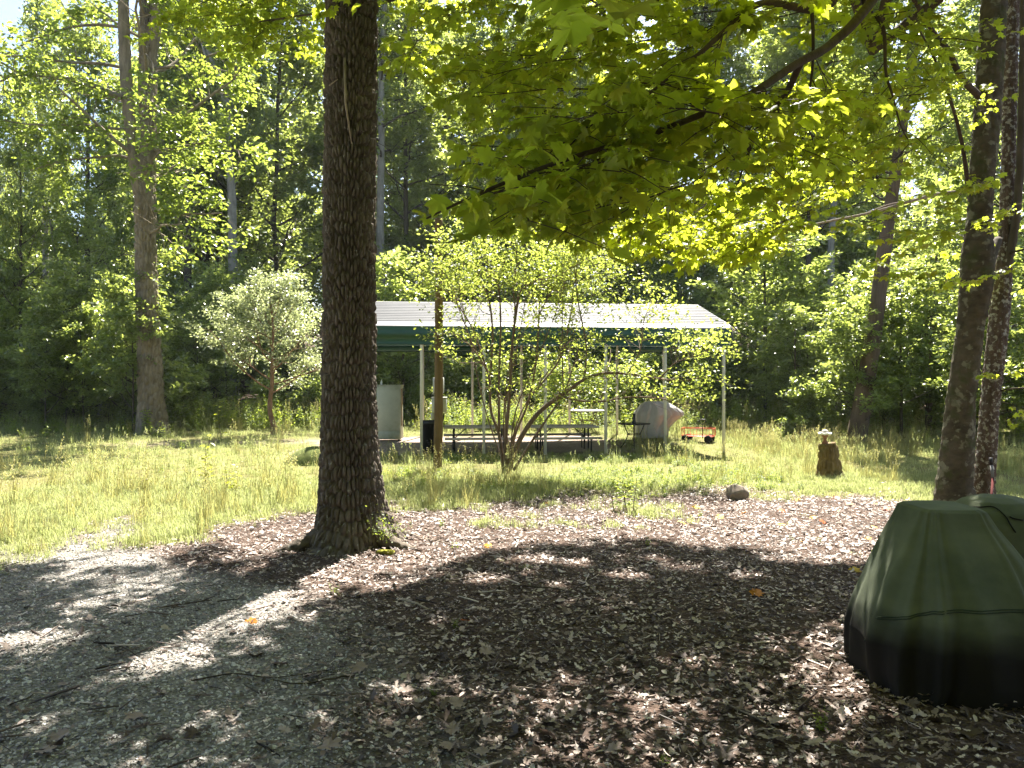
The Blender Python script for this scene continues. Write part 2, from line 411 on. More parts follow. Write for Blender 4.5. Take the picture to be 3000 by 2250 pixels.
# ------------------------------------------------------------------ scatter by geometry nodes (for uncountable stuff)
def scatter(name, pts, rot, scl, idx, variants, label, cat, mats):
    col = bpy.data.collections.new(name + '_kit')
    for k, me in enumerate(variants):
        col.objects.link(bpy.data.objects.new('%s_kit_%02d' % (name, k), me))
    me = bpy.data.meshes.new(name)
    n = len(pts); me.vertices.add(n); me.vertices.foreach_set('co', np.asarray(pts, np.float32).ravel())
    a = me.attributes.new('rot', 'FLOAT_VECTOR', 'POINT'); a.data.foreach_set('vector', np.asarray(rot, np.float32).ravel())
    a = me.attributes.new('scl', 'FLOAT', 'POINT'); a.data.foreach_set('value', np.asarray(scl, np.float32))
    a = me.attributes.new('idx', 'INT', 'POINT'); a.data.foreach_set('value', np.asarray(idx, np.int32))
    for mm in mats: me.materials.append(mm)
    ob = link(name, me)
    g = bpy.data.node_groups.new(name + '_nodes', 'GeometryNodeTree')
    g.interface.new_socket('Geometry', in_out='INPUT', socket_type='NodeSocketGeometry')
    g.interface.new_socket('Geometry', in_out='OUTPUT', socket_type='NodeSocketGeometry')
    gi = g.nodes.new('NodeGroupInput'); go = g.nodes.new('NodeGroupOutput')
    iop = g.nodes.new('GeometryNodeInstanceOnPoints'); ci = g.nodes.new('GeometryNodeCollectionInfo')
    ci.inputs['Collection'].default_value = col; ci.inputs['Separate Children'].default_value = True; ci.inputs['Reset Children'].default_value = True
    def na(nm, ty):
        q = g.nodes.new('GeometryNodeInputNamedAttribute'); q.data_type = ty; q.inputs['Name'].default_value = nm
        return next(s for s in q.outputs if s.enabled and s.name == 'Attribute')
    e2r = g.nodes.new('FunctionNodeEulerToRotation')
    L = g.links.new
    L(gi.outputs[0], iop.inputs['Points']); L(ci.outputs[0], iop.inputs['Instance']); iop.inputs['Pick Instance'].default_value = True
    L(na('idx', 'INT'), iop.inputs['Instance Index']); L(na('rot', 'FLOAT_VECTOR'), e2r.inputs[0]); L(e2r.outputs[0], iop.inputs['Rotation'])
    L(na('scl', 'FLOAT'), iop.inputs['Scale']); L(iop.outputs[0], go.inputs[0])
    md = ob.modifiers.new('scatter', 'NODES'); md.node_group = g
    tag(ob, label, cat, kind='stuff')
    return ob

# ------------------------------------------------------------------ trunks and trees
def trunk(path, r, nu=48, dz=.06, plate=(.05, .2), depth=.02, flare=.0, flare_h=.3, lobes=5, seed=0, wob=.03):
    """a trunk along a path with bark plates as real relief"""
    path = np.asarray(path, float); L = np.concatenate([[0], np.cumsum(np.linalg.norm(np.diff(path, axis=0), axis=1))])
    n = max(6, int(L[-1] / dz)); s = np.linspace(0, L[-1], n)
    C = np.stack([np.interp(s, L, path[:, k]) for k in range(3)], -1); rr = np.interp(s, L, r)
    a = np.arange(nu) * 2 * np.pi / nu
    A, Sg = np.meshgrid(a, s); RR = np.repeat(rr[:, None], nu, 1)
    k = max(5, int(round(2 * np.pi * float(np.median(rr)) / plate[0])))
    warp = (vnoise(A * 2, Sg * 1.5, seed + 3) - .5) * .9
    F1, F2, cid = voro(A / (2 * np.pi) * k + warp * np.sin(A / 2) ** 2, Sg / plate[1], k, seed)
    h = sstep(.02, .34, F2 - F1) * (.75 + .5 * cid) + .35 * (vnoise(A * k / 4, Sg * 30, seed + 7) - .5)
    lob = 1 + .45 * np.cos(A * lobes + 1.3 * seed) + .3 * np.cos(A * 2 + seed)
    RR = RR * (1 + wob * (fbm(A * 1.5 + 7, Sg * .8, seed + 2) - .5) * 4) + flare * np.exp(-Sg / flare_h) * lob + depth * (h - .6)
    T = np.gradient(C, axis=0); T /= np.linalg.norm(T, axis=1)[:, None]
    X = np.array([1.0, 0, 0]); U = X - T * (T @ X)[:, None]; U /= np.linalg.norm(U, axis=1)[:, None]; W = np.cross(T, U)
    V = C[:, None, :] + RR[..., None] * (np.cos(A)[..., None] * U[:, None, :] + np.sin(A)[..., None] * W[:, None, :])
    i = np.arange(n - 1)[:, None] * nu; j = np.arange(nu)[None, :]; j2 = (j + 1) % nu
    F = np.stack([i + j, i + j2, i + nu + j2, i + nu + j], -1).reshape(-1, 4).tolist()
    V = V.reshape(-1, 3); F.append(list(range((n - 1) * nu, n * nu)))
    return V, F
def limb(p, v, L, r, seg=6, up=.1, wander=.18, rng=R):
    pts = [np.asarray(p, float)]; v = unit(np.asarray(v, float))
    for i in range(seg):
        v = unit(v + rng.normal(0, wander, 3) + np.array([0, 0, up])); pts.append(pts[-1] + v * L / seg)
    return np.array(pts), np.linspace(r, r * .3, seg + 1)
def crown(limbs, nsub=7, sublen=1.2, leafn=14, spread=.16, size=.12, shape=DIAM, ntwig=3, tilt=.5, rng=R, tubes=True, droop=-.1, up=.05):
    """limbs [(pts, radii)] -> wood tubes and leaves"""
    wood = []; pos = []; out = []
    for pts, rr in limbs:
        if tubes: wood.append(tube(pts, rr, 6, False))
        k = len(pts) - 1
        for s in range(nsub):
            f = .25 + .75 * (s + rng.random()) / nsub; i = min(int(f * k), k - 1); q = pts[i] + (pts[i + 1] - pts[i]) * (f * k - i)
            d = unit(pts[i + 1] - pts[i]); az = rng.normal(0, 1, 3); az[2] *= .45; v = unit(unit(az - d * np.dot(az, d)) + d * .6)
            sl = sublen * (1.15 - .55 * f) * rng.uniform(.7, 1.25)
            sp_, sr = limb(q, v, sl, max(rr[i] * .45, .006), 4, up, .22, rng)
            if tubes: wood.append(tube(sp_, sr, 4, False))
            for w in range(ntwig):
                g = .3 + .7 * rng.random(); a = min(int(g * 4), 3); b = sp_[a] + (sp_[a + 1] - sp_[a]) * (g * 4 - a)
                tv = unit(unit(sp_[a + 1] - sp_[a]) * .7 + rng.normal(0, .6, 3) * [1, 1, .5]); tl = sl * .45 * rng.uniform(.6, 1.2)
                f_ = rng.random(leafn) ** .7
                pp = b + tv * tl * f_[:, None] + rng.normal(0, spread, (leafn, 3)) * [1, 1, .6]
                pos.append(pp); out.append(np.repeat((tv + [0, 0, droop])[None], leafn, 0))
    pos = np.concatenate(pos); out = np.concatenate(out)
    n = len(pos); nrm = np.array([0, 0, 1.0]) + rng.normal(0, tilt, (n, 3))
    tip = out + rng.normal(0, .6, (n, 3)); 
    return wood, pos, nrm, tip, size * rng.uniform(.65, 1.25, n)
def around(base, h0, h1, n, L0, L1, r, upa=.35, rng=R, path=None, up=.08):
    """limbs around a straight or given trunk between heights h0 and h1, length from L0 at the bottom to L1 at the top"""
    out = []; az = rng.random() * 6.28
    for i in range(n):
        f = (i + rng.random() * .8) / n; h = h0 + (h1 - h0) * f; az += 2.4 + rng.normal(0, .3)
        if path is not None: b = np.array([np.interp(h, path[:, 2], path[:, k]) for k in range(3)])
        else: b = np.asarray(base) + [0, 0, h]
        L = (L0 + (L1 - L0) * f) * rng.uniform(.8, 1.2); u = upa + .5 * f
        out.append(limb(b, [math.cos(az), math.sin(az), u], L, r * (1 - .6 * f), 6, up, .14, rng))
    return out

# kinds of woodland foliage, each made once and shared by the trees that carry it
def kit(seed, H, h0, nl, L0, L1, nsub, sublen, leafn, size, spread, trunkr=None, shape=DIAM, mat='wood', tilt=.55, ntwig=3):
    rng = np.random.default_rng(seed)
    lm = around((0, 0, 0), h0, H, nl, L0, L1, .05 * H / 10, rng=rng)
    wood, pos, nrm, tip, sz = crown(lm, nsub, sublen, leafn, spread, size, shape, ntwig, tilt, rng)
    lo = pos[:, 2] > .1
    V, F, t = leaves(shape, pos[lo], nrm[lo], tip[lo], sz[lo], rng.uniform(.8, 1.2, lo.sum()))
    lf = mesh('crown_leaves', V, F, M[mat], t)
    if trunkr:
        wood.append(tube(np.c_[rng.normal(0, .04 * H / 6, (8, 2)).cumsum(0) * .3, np.linspace(-.2, H * .95, 8)], np.linspace(trunkr, trunkr * .2, 8), 7))
    Vw, Fw = join(*wood); wd = mesh('branchwork', Vw, Fw, M['bark_dark'])
    return lf, wd, (V, F, t, Vw, Fw)

# ------------------------------------------------------------------ big foreground oak
OB = at(-2.05, 9.9)
def pathpx(L): return np.array([P(*q) for q in L])
oak = thing('oak_tree', 'big furrowed oak trunk standing between the gravel and the leaf litter', 'tree', OB)
pts = [(-2.05, 9.9, -.1), (-2.06, 9.9, .6), (-2.09, 9.9, 1.6), (-2.08, 9.9, 4.0), (-2.05, 9.9, 7.0), (-1.95, 9.85, 10.5), (-1.9, 9.9, 15.5)]
ot = part('trunk', trunk(pts, [.40, .375, .325, .305, .30, .25, .08], 220, .026, (.040, .16), .062, .30, .28, 3, 4, .02), M['bark_oak'], oak, True)
rng = np.random.default_rng(31)
olimbs = around(OB, 8.6, 14.5, 13, 5.2, 2.2, .13, .5, rng)
# a few dead stubs and the leafy sprout low on the trunk
for (px, py, d, L) in ((1010, 170, 9.62, [(1010, 170), (1012, 300), (1030, 420)]), ):
    part('dead_stub', tube([P(a, b, 9.58 - .03 * i) for i, (a, b) in enumerate(L)], [.02, .016, .008], 6), M['deadwood'], oak)
part('dead_stub', tube([P(985, 235, 9.6), P(965, 250, 9.35), P(990, 232, 9.3)], [.012, .009, .005], 5), M['deadwood'], oak)

# ------------------------------------------------------------------ what the sun must reach: no leaf of the near trees stands in these beams
def gpx(px, py): return G(px, py)
LITSPOT = []      # (ground point, radius)
def spot(px, py, r):
    LITSPOT.append((G(px, py), r))
for q in ((960, 1700, .36), (850, 1755, .32), (740, 1800, .36), (660, 1850, .34), (560, 1900, .30), (480, 1940, .28), (430, 1935, .2), (700, 1790, .3),
          (250, 1660, .3), (380, 1640, .35), (480, 1620, .3), (180, 1700, .25), (90, 1870, .2), (30, 1880, .2), (300, 1700, .2),
          (1000, 1640, .3), (1080, 1660, .35), (1180, 1650, .3), (1120, 1720, .25), (1290, 1640, .3), (1020, 1700, .25), (900, 1740, .2),
          (1100, 2010, .16), (1160, 2025, .15), (1220, 2030, .13), (1320, 1990, .17), (1380, 2015, .15), (1420, 2040, .13), (760, 1830, .15), (1300, 1830, .12),
          (1780, 1960, .16), (1860, 1860, .15), (2260, 1930, .15), (2300, 1960, .13), (1640, 1960, .1), (1590, 1990, .1), (1880, 2140, .08), (1740, 2170, .1),
          (1800, 1800, .1), (1500, 2060, .1), (1990, 1830, .1), (2290, 1640, .25), (2150, 1655, .18), (1950, 1640, .16), (2450, 1640, .3), (2480, 1560, .5),
          (1560, 1640, .28), (1700, 1655, .2), (1850, 1690, .24), (2010, 1665, .26), (1420, 1700, .26), (2210, 1690, .2), (1640, 1720, .14), (1900, 2210, .07), (2840, 2230, .06), (1560, 1680, .12), (140, 2080, .08), (60, 2110, .1)):
    spot(*q)
EDGE_X = [-9, -6.5, -4.5, -3.3, -2.2, -1.2, -.2, .6, 1.6, 2.6, 3.6, 4.6, 9]
EDGE_Y = [8.6, 8.8, 9.4, 9.5, 8.6, 8.4, 9.1, 10.0, 9.9, 9.4, 9.0, 9.2, 9.0]
def shade_ok(p):
    """True where a leaf may stand: its shadow does not fall on the sunny part of the yard"""
    g = p - S * ((p[:, 2]) / S[2])[:, None]
    e = np.interp(g[:, 0], EDGE_X, EDGE_Y) + (fbm(g[:, 0] * 1.6, g[:, 1] * 1.6, 71) - .5) * 2.2 + (fbm(g[:, 0] * 5, g[:, 1] * 5, 72) - .5) * 1.6
    ok = g[:, 1] < e + R.normal(0, .22, len(g))
    for q, r in LITSPOT:
        ok &= ((g[:, 0] - q[0]) ** 2 + (g[:, 1] - q[1]) ** 2) > r * r
    return ok
LITVOL = []       # (point, radius): sunlit sprays
def beam_ok(p, s0=.8, f=1.0):
    ok = np.ones(len(p), bool)
    for q, r in LITVOL:
        w = p - q; s = w @ S; perp = np.linalg.norm(w - s[:, None] * S, axis=1)
        ok &= ~((s > s0) & (perp < r * f))
    return ok
def outofframe(p):
    px, py = topix(p)
    return (p[:, 1] < .3) | (py < -60) | (px < -80) | (px > 3080) | (py > 2300)

def canopy(name, root, trunk_at, x0, x1, y0, y1, n, zr, shape, mat, size, nlimb, rlimb, leafn=14, top=0.0):
    """the part of a crown above the frame: sprays whose shade falls on the ground box x0..x1, y0..y1, hung on limbs from the trunk"""
    g = np.c_[rng.uniform(x0, x1, n), rng.uniform(y0, y1, n)]
    zmin = np.maximum((2.25 + .5 * g[:, 1]) / .6865, 4.2); z = zmin + top + zr * rng.random(n) ** 1.3
    c = np.c_[g[:, 0] + S[0] / S[2] * z, g[:, 1] + S[1] / S[2] * z, z]
    k = shade_ok(c); c = c[k]; n = len(c)
    ends = c[rng.choice(n, nlimb, replace=False)]; wood = []; lp = [np.array([[trunk_at[0], trunk_at[1], trunk_at[2] + q] for q in (1., 2, 3, 4)])]
    for e in ends:
        zz = max(trunk_at[2], e[2] - .25 * np.hypot(*(e[:2] - trunk_at[:2])) - .5)
        s = np.array([trunk_at[0], trunk_at[1], min(zz, trunk_at[2] + 6)]); m_ = s * .45 + e * .55 + [0, 0, .5]
        q = catmull([s, m_ + rng.normal(0, .2, 3), e], 7)
        if not outofframe(q[4:]).all():
            q = catmull([s + [0, 0, 1.5], m_ + [0, 0, 2.4], e + [0, 0, .4]], 7)
            if not outofframe(q[3:]).all(): continue
        wood.append(tube(q, np.linspace(rlimb, .015, len(q)), 7, False)); lp.append(q)
    lp = np.concatenate(lp)
    pos = []; out = []
    for q in c:
        a = lp[np.argmin(((lp - q) ** 2).sum(1))]
        if outofframe(np.array([a, a * .75 + q * .25, (a + q) / 2, a * .25 + q * .75, q])).all(): wood.append(tube([a, (a + q) / 2 + [0, 0, .08], q], [.014, .009, .004], 4, False))
        v = unit(q - a + rng.normal(0, .3, 3)); f = rng.random(leafn)
        pos.append(q - v * .5 * f[:, None] + rng.normal(0, .17, (leafn, 3)) * [1, 1, .5]); out.append(np.repeat(v[None], leafn, 0))
    pos = np.concatenate(pos); out = np.concatenate(out)
    k = shade_ok(pos) & beam_ok(pos) & outofframe(pos); pos = pos[k]; n = len(pos)
    L = leaves(shape, pos, np.c_[rng.normal(0, .4, (n, 2)), np.ones(n)], out[k] + rng.normal(0, .6, (n, 3)) - [0, 0, .2], size * rng.uniform(.7, 1.2, n))
    return L, wood
T, wood = canopy('crown', oak, (-1.98, 9.9, 8.6), -7.4, .2, 1.0, 9.6, 1500, 3.2, OVAL, 'oak', .19, 13, .12)
part('crown', T[:2], M['oak'], oak, tint=T[2]); part('branchwork', join(*wood), M['bark_oak'], oak)
for (L, r0) in (([(-2.25, 9.75, .30), (-2.48, 9.60, .10), (-2.75, 9.45, .0), (-3.05, 9.35, -.06)], .13), ([(-1.85, 9.78, .34), (-1.62, 9.68, .12), (-1.38, 9.60, .01), (-1.1, 9.55, -.06)], .14), ([(-2.0, 9.65, .22), (-1.98, 9.42, .05), (-2.02, 9.15, -.05)], .11), ([(-2.3, 10.1, .25), (-2.55, 10.3, .05), (-2.8, 10.5, -.05)], .12), ([(-1.8, 10.1, .25), (-1.5, 10.3, .03), (-1.3, 10.5, -.05)], .12)):
    c = catmull(L, 8); V, F = trunk(c, np.linspace(r0, .03, len(c)), 26, .03, (.045, .12), .025, 0, .2, 3, 6, .04)
    part('root', (V, F), M['bark_oak'], oak, True)
# leafy sprig close to the base and moss on the root flare
b0 = P(1120, 1585, 9.42); sg = []; ps = []
for i in range(16):
    v = np.array([rng.normal(.1, .25), rng.normal(-.1, .2), rng.uniform(.5, 1.1)]); pt, rr = limb(b0 + rng.normal(0, .04, 3) * [1, 1, 0], v, rng.uniform(.25, .5), .004, 4, 0, .2, rng); sg.append(tube(pt, rr, 4, False))
    ps.append(pt[1:].repeat(4, 0) + rng.normal(0, .035, (16, 3)))
ps = np.concatenate(ps)
sprig = thing('oak_seedling', 'wispy pale green seedling growing against the foot of the big oak', 'seedling', at(b0[0], b0[1]))
part('stem', join(*sg), M['twig'], sprig)
V, F, t = leaves(DIAM, ps, rng.normal(0, .5, ps.shape) + [0, 0, 1], rng.normal(0, 1, ps.shape), rng.uniform(.02, .04, len(ps)))
part('foliage', (V, F), M['weed'], sprig, tint=t)

# ------------------------------------------------------------------ right twin maple
MB = at((2800 - 1500) / FOC * 12.3, 12.3)
maple = thing('maple_tree', 'twin stemmed mossy maple at the right whose leafy boughs hang across the top', 'tree', MB)
def stem(L, d0, d1):
    n = len(L); ps = []; rs = []
    for i, (y, xa, xb) in enumerate(L):
        d = d0 + (d1 - d0) * i / (n - 1); ps.append(P((xa + xb) / 2, y, d)); rs.append((xb - xa) / 2 / FOC * d)
    return np.array(ps), rs
pA, rA = stem([(1535, 2722, 2868), (1490, 2738, 2862), (1423, 2746, 2843), (1300, 2762, 2850), (1182, 2775, 2852), (1060, 2793, 2868), (941, 2809, 2881), (820, 2816, 2906), (740, 2822, 2908), (640, 2838, 2902), (500, 2845, 2912), (300, 2860, 2930), (150, 2867, 2939), (0, 2878, 2945), (-300, 2900, 2955), (-700, 2890, 2930), (-1300, 2840, 2860)], 12.3, 12.0)
pB, rB = stem([(1545, 2850, 2915), (1423, 2855, 2910), (1182, 2876, 2925), (941, 2900, 2953), (740, 2926, 2966), (500, 2936, 2971), (200, 2941, 2979), (0, 2950, 2984), (-400, 2975, 3000), (-900, 3010, 3025)], 12.45, 12.7)
pC, rC = stem([(800, 2935, 2955), (740, 2950, 2972), (640, 2966, 2988), (500, 2978, 2998), (250, 2986, 3004), (0, 2990, 3006), (-500, 3000, 3010)], 12.5, 12.2)
part('trunk', trunk(pA, rA, 96, .035, (.16, .10), .016, .04, .25, 4, 9, .03), M['bark_mapleA'], maple, True, label='thicker mossy stem of the twin maple')
part('trunk', trunk(pB, rB, 72, .035, (.06, .09), .022, .03, .25, 4, 12, .03), M['bark_mapleB'], maple, True, label='slimmer stem blotched with white lichen')
part('trunk', trunk(pC, rC, 24, .07, (.06, .2), .008, 0, .2, 4, 13, .02), M['bark_dark'], maple, True, label='thin third stem forking off the lichen stem')
part('branch', tube(catmull([P(2925, 700, 12.35), P(2905, 760, 12.2), P(2880, 870, 12.1), P(2878, 930, 12.1)]), np.linspace(.06, .09, 25), 8), M['bark_dark'], maple)
def bough(L, r0, r1, n=8):
    c = catmull([P(*q) for q in L], 7); 
    return part('branch', tube(c, np.linspace(r0, r1, len(c)), n), M['twig'], maple, True), c
B = []
B.append(bough([(2900, -380, 11.6), (2700, -220, 8.5), (2560, -5, 5.4), (2440, 125, 4.9), (2330, 190, 4.6), (2200, 275, 4.3), (2080, 325, 4.1), (1900, 395, 3.9), (1650, 470, 3.6), (1420, 560, 3.3), (1250, 640, 3.1)], .04, .004)[1])
B.append(bough([(2560, -120, 5.5), (2420, 20, 5.2), (2370, 28, 5.0), (2240, 8, 4.8), (2160, 60, 4.6), (2000, 200, 4.4), (1860, 300, 4.2), (1700, 380, 4.0)], .035, .004)[1])
B.append(bough([(2378, 28, 5.0), (2382, 100, 5.0), (2380, 200, 5.05), (2366, 300, 5.1), (2358, 370, 5.15)], .014, .004)[1])
B.append(bough([(2345, 185, 4.65), (2305, 270, 4.8), (2262, 330, 5.0), (2220, 400, 5.2), (2150, 470, 5.4), (2050, 520, 5.7), (1930, 620, 6.0)], .022, .004)[1])
B.append(bough([(2565, 40, 6.5), (2590, 95, 6.6), (2595, 210, 6.7), (2615, 280, 6.8), (2640, 370, 7.0), (2670, 425, 7.2)], .02, .004)[1])
B.append(bough([(2868, 282, 12.0), (2815, 225, 11.4), (2780, 150, 10.8), (2745, 110, 10.3), (2690, 20, 9.6), (2600, -120, 8.8)], .055, .02)[1])
B.append(bough([(2838, 560, 12.0), (2820, 430, 11.7), (2790, 310, 11.3), (2745, 190, 10.8), (2700, 100, 10.4), (2650, 40, 10)], .035, .006)[1])
B.append(bough([(2215, 395, 5.2), (2180, 480, 5.6), (2160, 540, 5.9), (2120, 585, 6.2)], .012, .003)[1])
B.append(bough([(2960, 740, 12.4), (3000, 730, 12.2), (3080, 700, 12)], .02, .01)[1])
B.append(bough([(2928, 1145, 12.4), (2970, 1138, 12.2), (3060, 1135, 12)], .016, .008)[1])
B.append(bough([(2930, -300, 11.6), (2500, -500, 8), (2000, -350, 5.5), (1700, -120, 2.6), (1650, -20, 1.7)], .05, .006)[1])
B.append(bough([(2850, -300, 11.8), (2300, -420, 11), (1500, -160, 11), (1150, 0, 11), (850, 50, 11.5), (650, 80, 11.8)], .05, .005)[1])
rng = np.random.default_rng(5)
for px, py, d, r in ((1980, 690, 7.2, .8), (2180, 680, 7.4, .8), (2330, 600, 8, .75), (1830, 730, 6.8, .6), (2080, 600, 7.0, .75), (2500, 480, 9, .7), (1250, 120, 7.5, .6), (2650, 300, 9.5, .7), (800, 60, 11.8, 1.2), (1480, 120, 7.5, .7), (2700, 720, 8.8, .5), (2450, 300, 9.5, .7), (1750, 200, 7.5, .6), (1000, 60, 11.5, .9)):
    LITVOL.append((P(px, py, d), r))
LP = []; LN = []; LT = []; LS = []; TW = []
def inzone(q):
    px, py = topix(q)
    low = np.interp(px, [600, 950, 1000, 1180, 1260, 1500, 1700, 1780, 2000, 2300, 2330, 2700, 3000], [150, 210, 240, 640, 690, 700, 730, 790, 790, 780, 640, 900, 1300]) + (fbm(px / 55, px * 0, 61) - .5) * 130
    k = (py < low) & ~(((px - 2205) / 80) ** 2 + ((py - 195) / 80) ** 2 < 1) & ~((px > 955) & (px < 1110) & (py > 330) & (q[:, 1] < 9.9)) & ~((px > 1010) & (px < 1260) & (py > 250) & (py < 560))
    k &= ~((q[:, 1] < 9.6) & (px < 1120) & (py > 40)) & ~((px < 640) & (py > 120))
    k &= ~((q[:, 1] < 2.9) & ((py > 120) | (px < 1480) | (px > 1980))) & ~((q[:, 1] < 4.2) & (px < 1160)) & ~((q[:, 1] < 1.05))
    return k
def branchlet(p, v, L, nt_, leafsz, twl=.42):
    pts, rr = limb(p, v, L, .006, 5, -.03, .12, rng)
    if not beam_ok(pts[2:3], .7, .75)[0] or not (inzone(pts[2:3])[0] and inzone(pts[-1:])[0]): return
    lw = []; l4 = []
    for i in range(nt_):
        f = (i + 1) / nt_; a = min(int(f * 5), 4); q = pts[a] + (pts[a + 1] - pts[a]) * (f * 5 - a); d = unit(pts[a + 1] - pts[a])
        s = 1 if i % 2 else -1; side = unit(np.cross(d, [0, 0, 1.0])) * s
        tv = unit(side * rng.uniform(.5, 1.1) + d * rng.uniform(.4, 1.0) + np.array([0, 0, rng.normal(-.08, .15)])); tl = twl * rng.uniform(.4, 1.1)
        e = q + tv * tl; m4 = []
        for g, s2 in ((.35, 1), (.4, -1), (.7, 1), (.75, -1), (1, 1), (1, -1), (1, 0)):
            if rng.random() < .12: continue
            bb = q + (e - q) * g; sd = unit(np.cross(tv, [0, 0, 1.0]))
            w = unit(tv * (1 if s2 == 0 else .55) + sd * s2 * .9 + np.array([0, 0, rng.uniform(-1.3, .05)]))
            m4.append((bb + w * .04, w + rng.normal(0, .12, 3), np.array([0, 0, 1.0]) + w * .25 + rng.normal(0, .42, 3), leafsz * .84 * rng.uniform(.55, 1.2)))
        k = inzone(np.array([z[0] for z in m4])) & beam_ok(np.array([z[0] for z in m4]), .6, .9)
        if k.mean() < .6: continue
        lw.append(tube(np.array([q, (q + e) / 2 + [0, 0, .01], e]), [.0026, .0022, .0016], 4, False)); l4 += [z for z, kk in zip(m4, k) if kk]
    if len(lw) < nt_ * .5: return
    TW.append(tube(pts, np.maximum(rr * .8, .002), 5, False)); TW.extend(lw)
    for z in l4: LP.append(z[0]); LT.append(z[1]); LN.append(z[2]); LS.append(z[3])
def zone(x0, x1, y0, y1, d0, d1, n, v, leafsz=.115, L=(.5, 1.1), nt_=(5, 9)):
    for _ in range(n):
        p = P(rng.uniform(x0, x1), rng.uniform(y0, y1), rng.uniform(d0, d1))
        vv = np.array(v) + rng.normal(0, .3, 3) * [1, 1, .4]
        branchlet(p, vv, rng.uniform(*L), rng.integers(*nt_), leafsz)
def along(c, a, b, n, leafsz=.12, L=(.4, .9)):
    for f in np.linspace(a, b, n):
        i = min(int(f * (len(c) - 1)), len(c) - 2); d = unit(c[i + 1] - c[i]); s = rng.choice([-1, 1])
        v = unit(d * .8 + unit(np.cross(d, [0, 0, 1.0])) * s * rng.uniform(.3, 1) + np.array([0, 0, -.12])); branchlet(c[i], v, rng.uniform(*L), rng.integers(4, 8), leafsz)
along(B[0], .45, 1, 26); along(B[1], .3, 1, 20); along(B[3], .3, 1, 12, .11); along(B[2], .4, 1, 4, .1, (.2, .4)); along(B[4], .2, 1, 6, .1, (.3, .6)); along(B[5], .2, 1, 8, .11); along(B[6], .3, 1, 8, .11); along(B[10], .93, 1, 3, .13, (.15, .3)); along(B[11], .3, 1, 14, .115)
zone(1600, 1900, -90, -20, 1.2, 1.5, 5, (-.5, .2, -.25), .125, (.15, .35), (3, 5))
zone(1350, 2250, 300, 560, 3.0, 4.0, 9, (-1, -.1, -.2))
zone(1020, 2050, -60, 210, 5.4, 9.2, 50, (-1, .2, -.12), .12)
zone(1300, 1900, 120, 380, 4.8, 7.0, 16, (-1, .1, -.15), .12)
zone(1780, 2380, 540, 740, 6.2, 8.6, 95, (-.8, .2, -.22), .12)
zone(2050, 2760, 250, 560, 7, 11, 70, (-.8, .2, -.15), .12)
zone(2000, 2880, -60, 300, 6.5, 11, 62, (-.8, .2, -.1), .12)
zone(600, 1010, -60, 120, 10.8, 13, 34, (-1, .2, -.1), .12)
zone(2580, 2860, 640, 800, 8.0, 9.6, 7, (-.8, .1, -.2), .12)
zone(2640, 2860, 820, 900, 8.0, 9.6, 5, (-.8, .1, -.2), .12)
zone(2850, 2960, 500, 640, 9.2, 10.4, 3, (-.5, -.2, -.2), .12, (.3, .5))
zone(2930, 3050, 560, 1200, 9.5, 12, 10, (-.3, .2, -.2), .12)
LP = np.array(LP); LN = np.array(LN); LT = np.array(LT); LS = np.array(LS)
# keep the gaps of the photograph open: bright sky hole, roof and shrub below the boughs
keep = inzone(LP) & beam_ok(LP, .6, .9)
LP, LN, LT, LS = LP[keep], LN[keep], LT[keep], LS[keep]
# upper crown, above the frame
T1, uw = canopy('crown', maple, (5.6, 12.0, 7.2), -1.6, 5.4, 5.0, 10.0, 1150, 2.4, MAPLE_S, 'maple', .165, 10, .10)
T2, uw2 = canopy('crown', maple, (5.6, 12.0, 7.2), -1.8, 3.6, -1.6, 2.3, 560, 2.0, MAPLE_S, 'maple', .165, 5, .08)
T3, uw3 = canopy('crown', maple, (5.6, 12.0, 7.2), -1.6, 5.4, 2.3, 5.0, 210, 2.0, MAPLE_S, 'maple', .165, 8, .08)
T4, uw4 = canopy('crown', maple, (5.6, 12.0, 7.2), 2.1, 4.8, 2.6, 5.6, 230, 1.6, MAPLE_S, 'maple', .165, 6, .08)
T = cat3([T1, T2, T3, T4]); uw = uw + uw2 + uw3 + uw4
part('branchwork', join(*TW, *uw), M['twig'], maple)
# the leaves that show largest are parts of their own
px, py = topix(LP); vis = (px > 0) & (px < 3000) & (py > 0) & (py < 2250)
score = np.where(vis, LS / LP[:, 1], 0); order = np.argsort(-score); big = order[:300]; rest = order[300:]
lm = []
for q in range(6):
    V0 = MAPLE[0].copy(); V0[1:, 2] += rng.normal(0, .04, len(V0) - 1) + (.3, -.35, .1, -.55, .2, -.15)[q] * V0[1:, 1] ** 2 + (-.2, .1, -.4, -.1, .25, -.3)[q] * (V0[1:, 0] - .36) ** 2
    lm.append(mesh('maple_leaf', V0, MAPLE[1], M['maple'], np.full(len(V0), (q + .5) / 6)))
for n_, i in enumerate(big):
    n = unit(LN[i]); t_ = unit(LT[i] - n * np.dot(LT[i], n)); s_ = np.cross(n, t_); z = LS[i]
    ob = link('leaf', lm[n_ % 6], maple)
    ob.matrix_local = Matrix([[t_[0] * z, s_[0] * z, n[0] * z, LP[i][0] - MB[0]], [t_[1] * z, s_[1] * z, n[1] * z, LP[i][1] - MB[1]], [t_[2] * z, s_[2] * z, n[2] * z, LP[i][2] - MB[2]], [0, 0, 0, 1]])
curl = []
for q in range(5):
    V0 = MAPLE[0].copy(); V0[1:, 2] += rng.normal(0, .045, len(V0) - 1) + (.35, -.3, .15, -.5, .0)[q] * V0[1:, 1] ** 2 + (-.25, .1, -.4, -.1, .2)[q] * (V0[1:, 0] - .36) ** 2; V0[:, 1] *= (1.0, .85, 1.1, .8, .95)[q]
    curl.append((V0, MAPLE[1]))
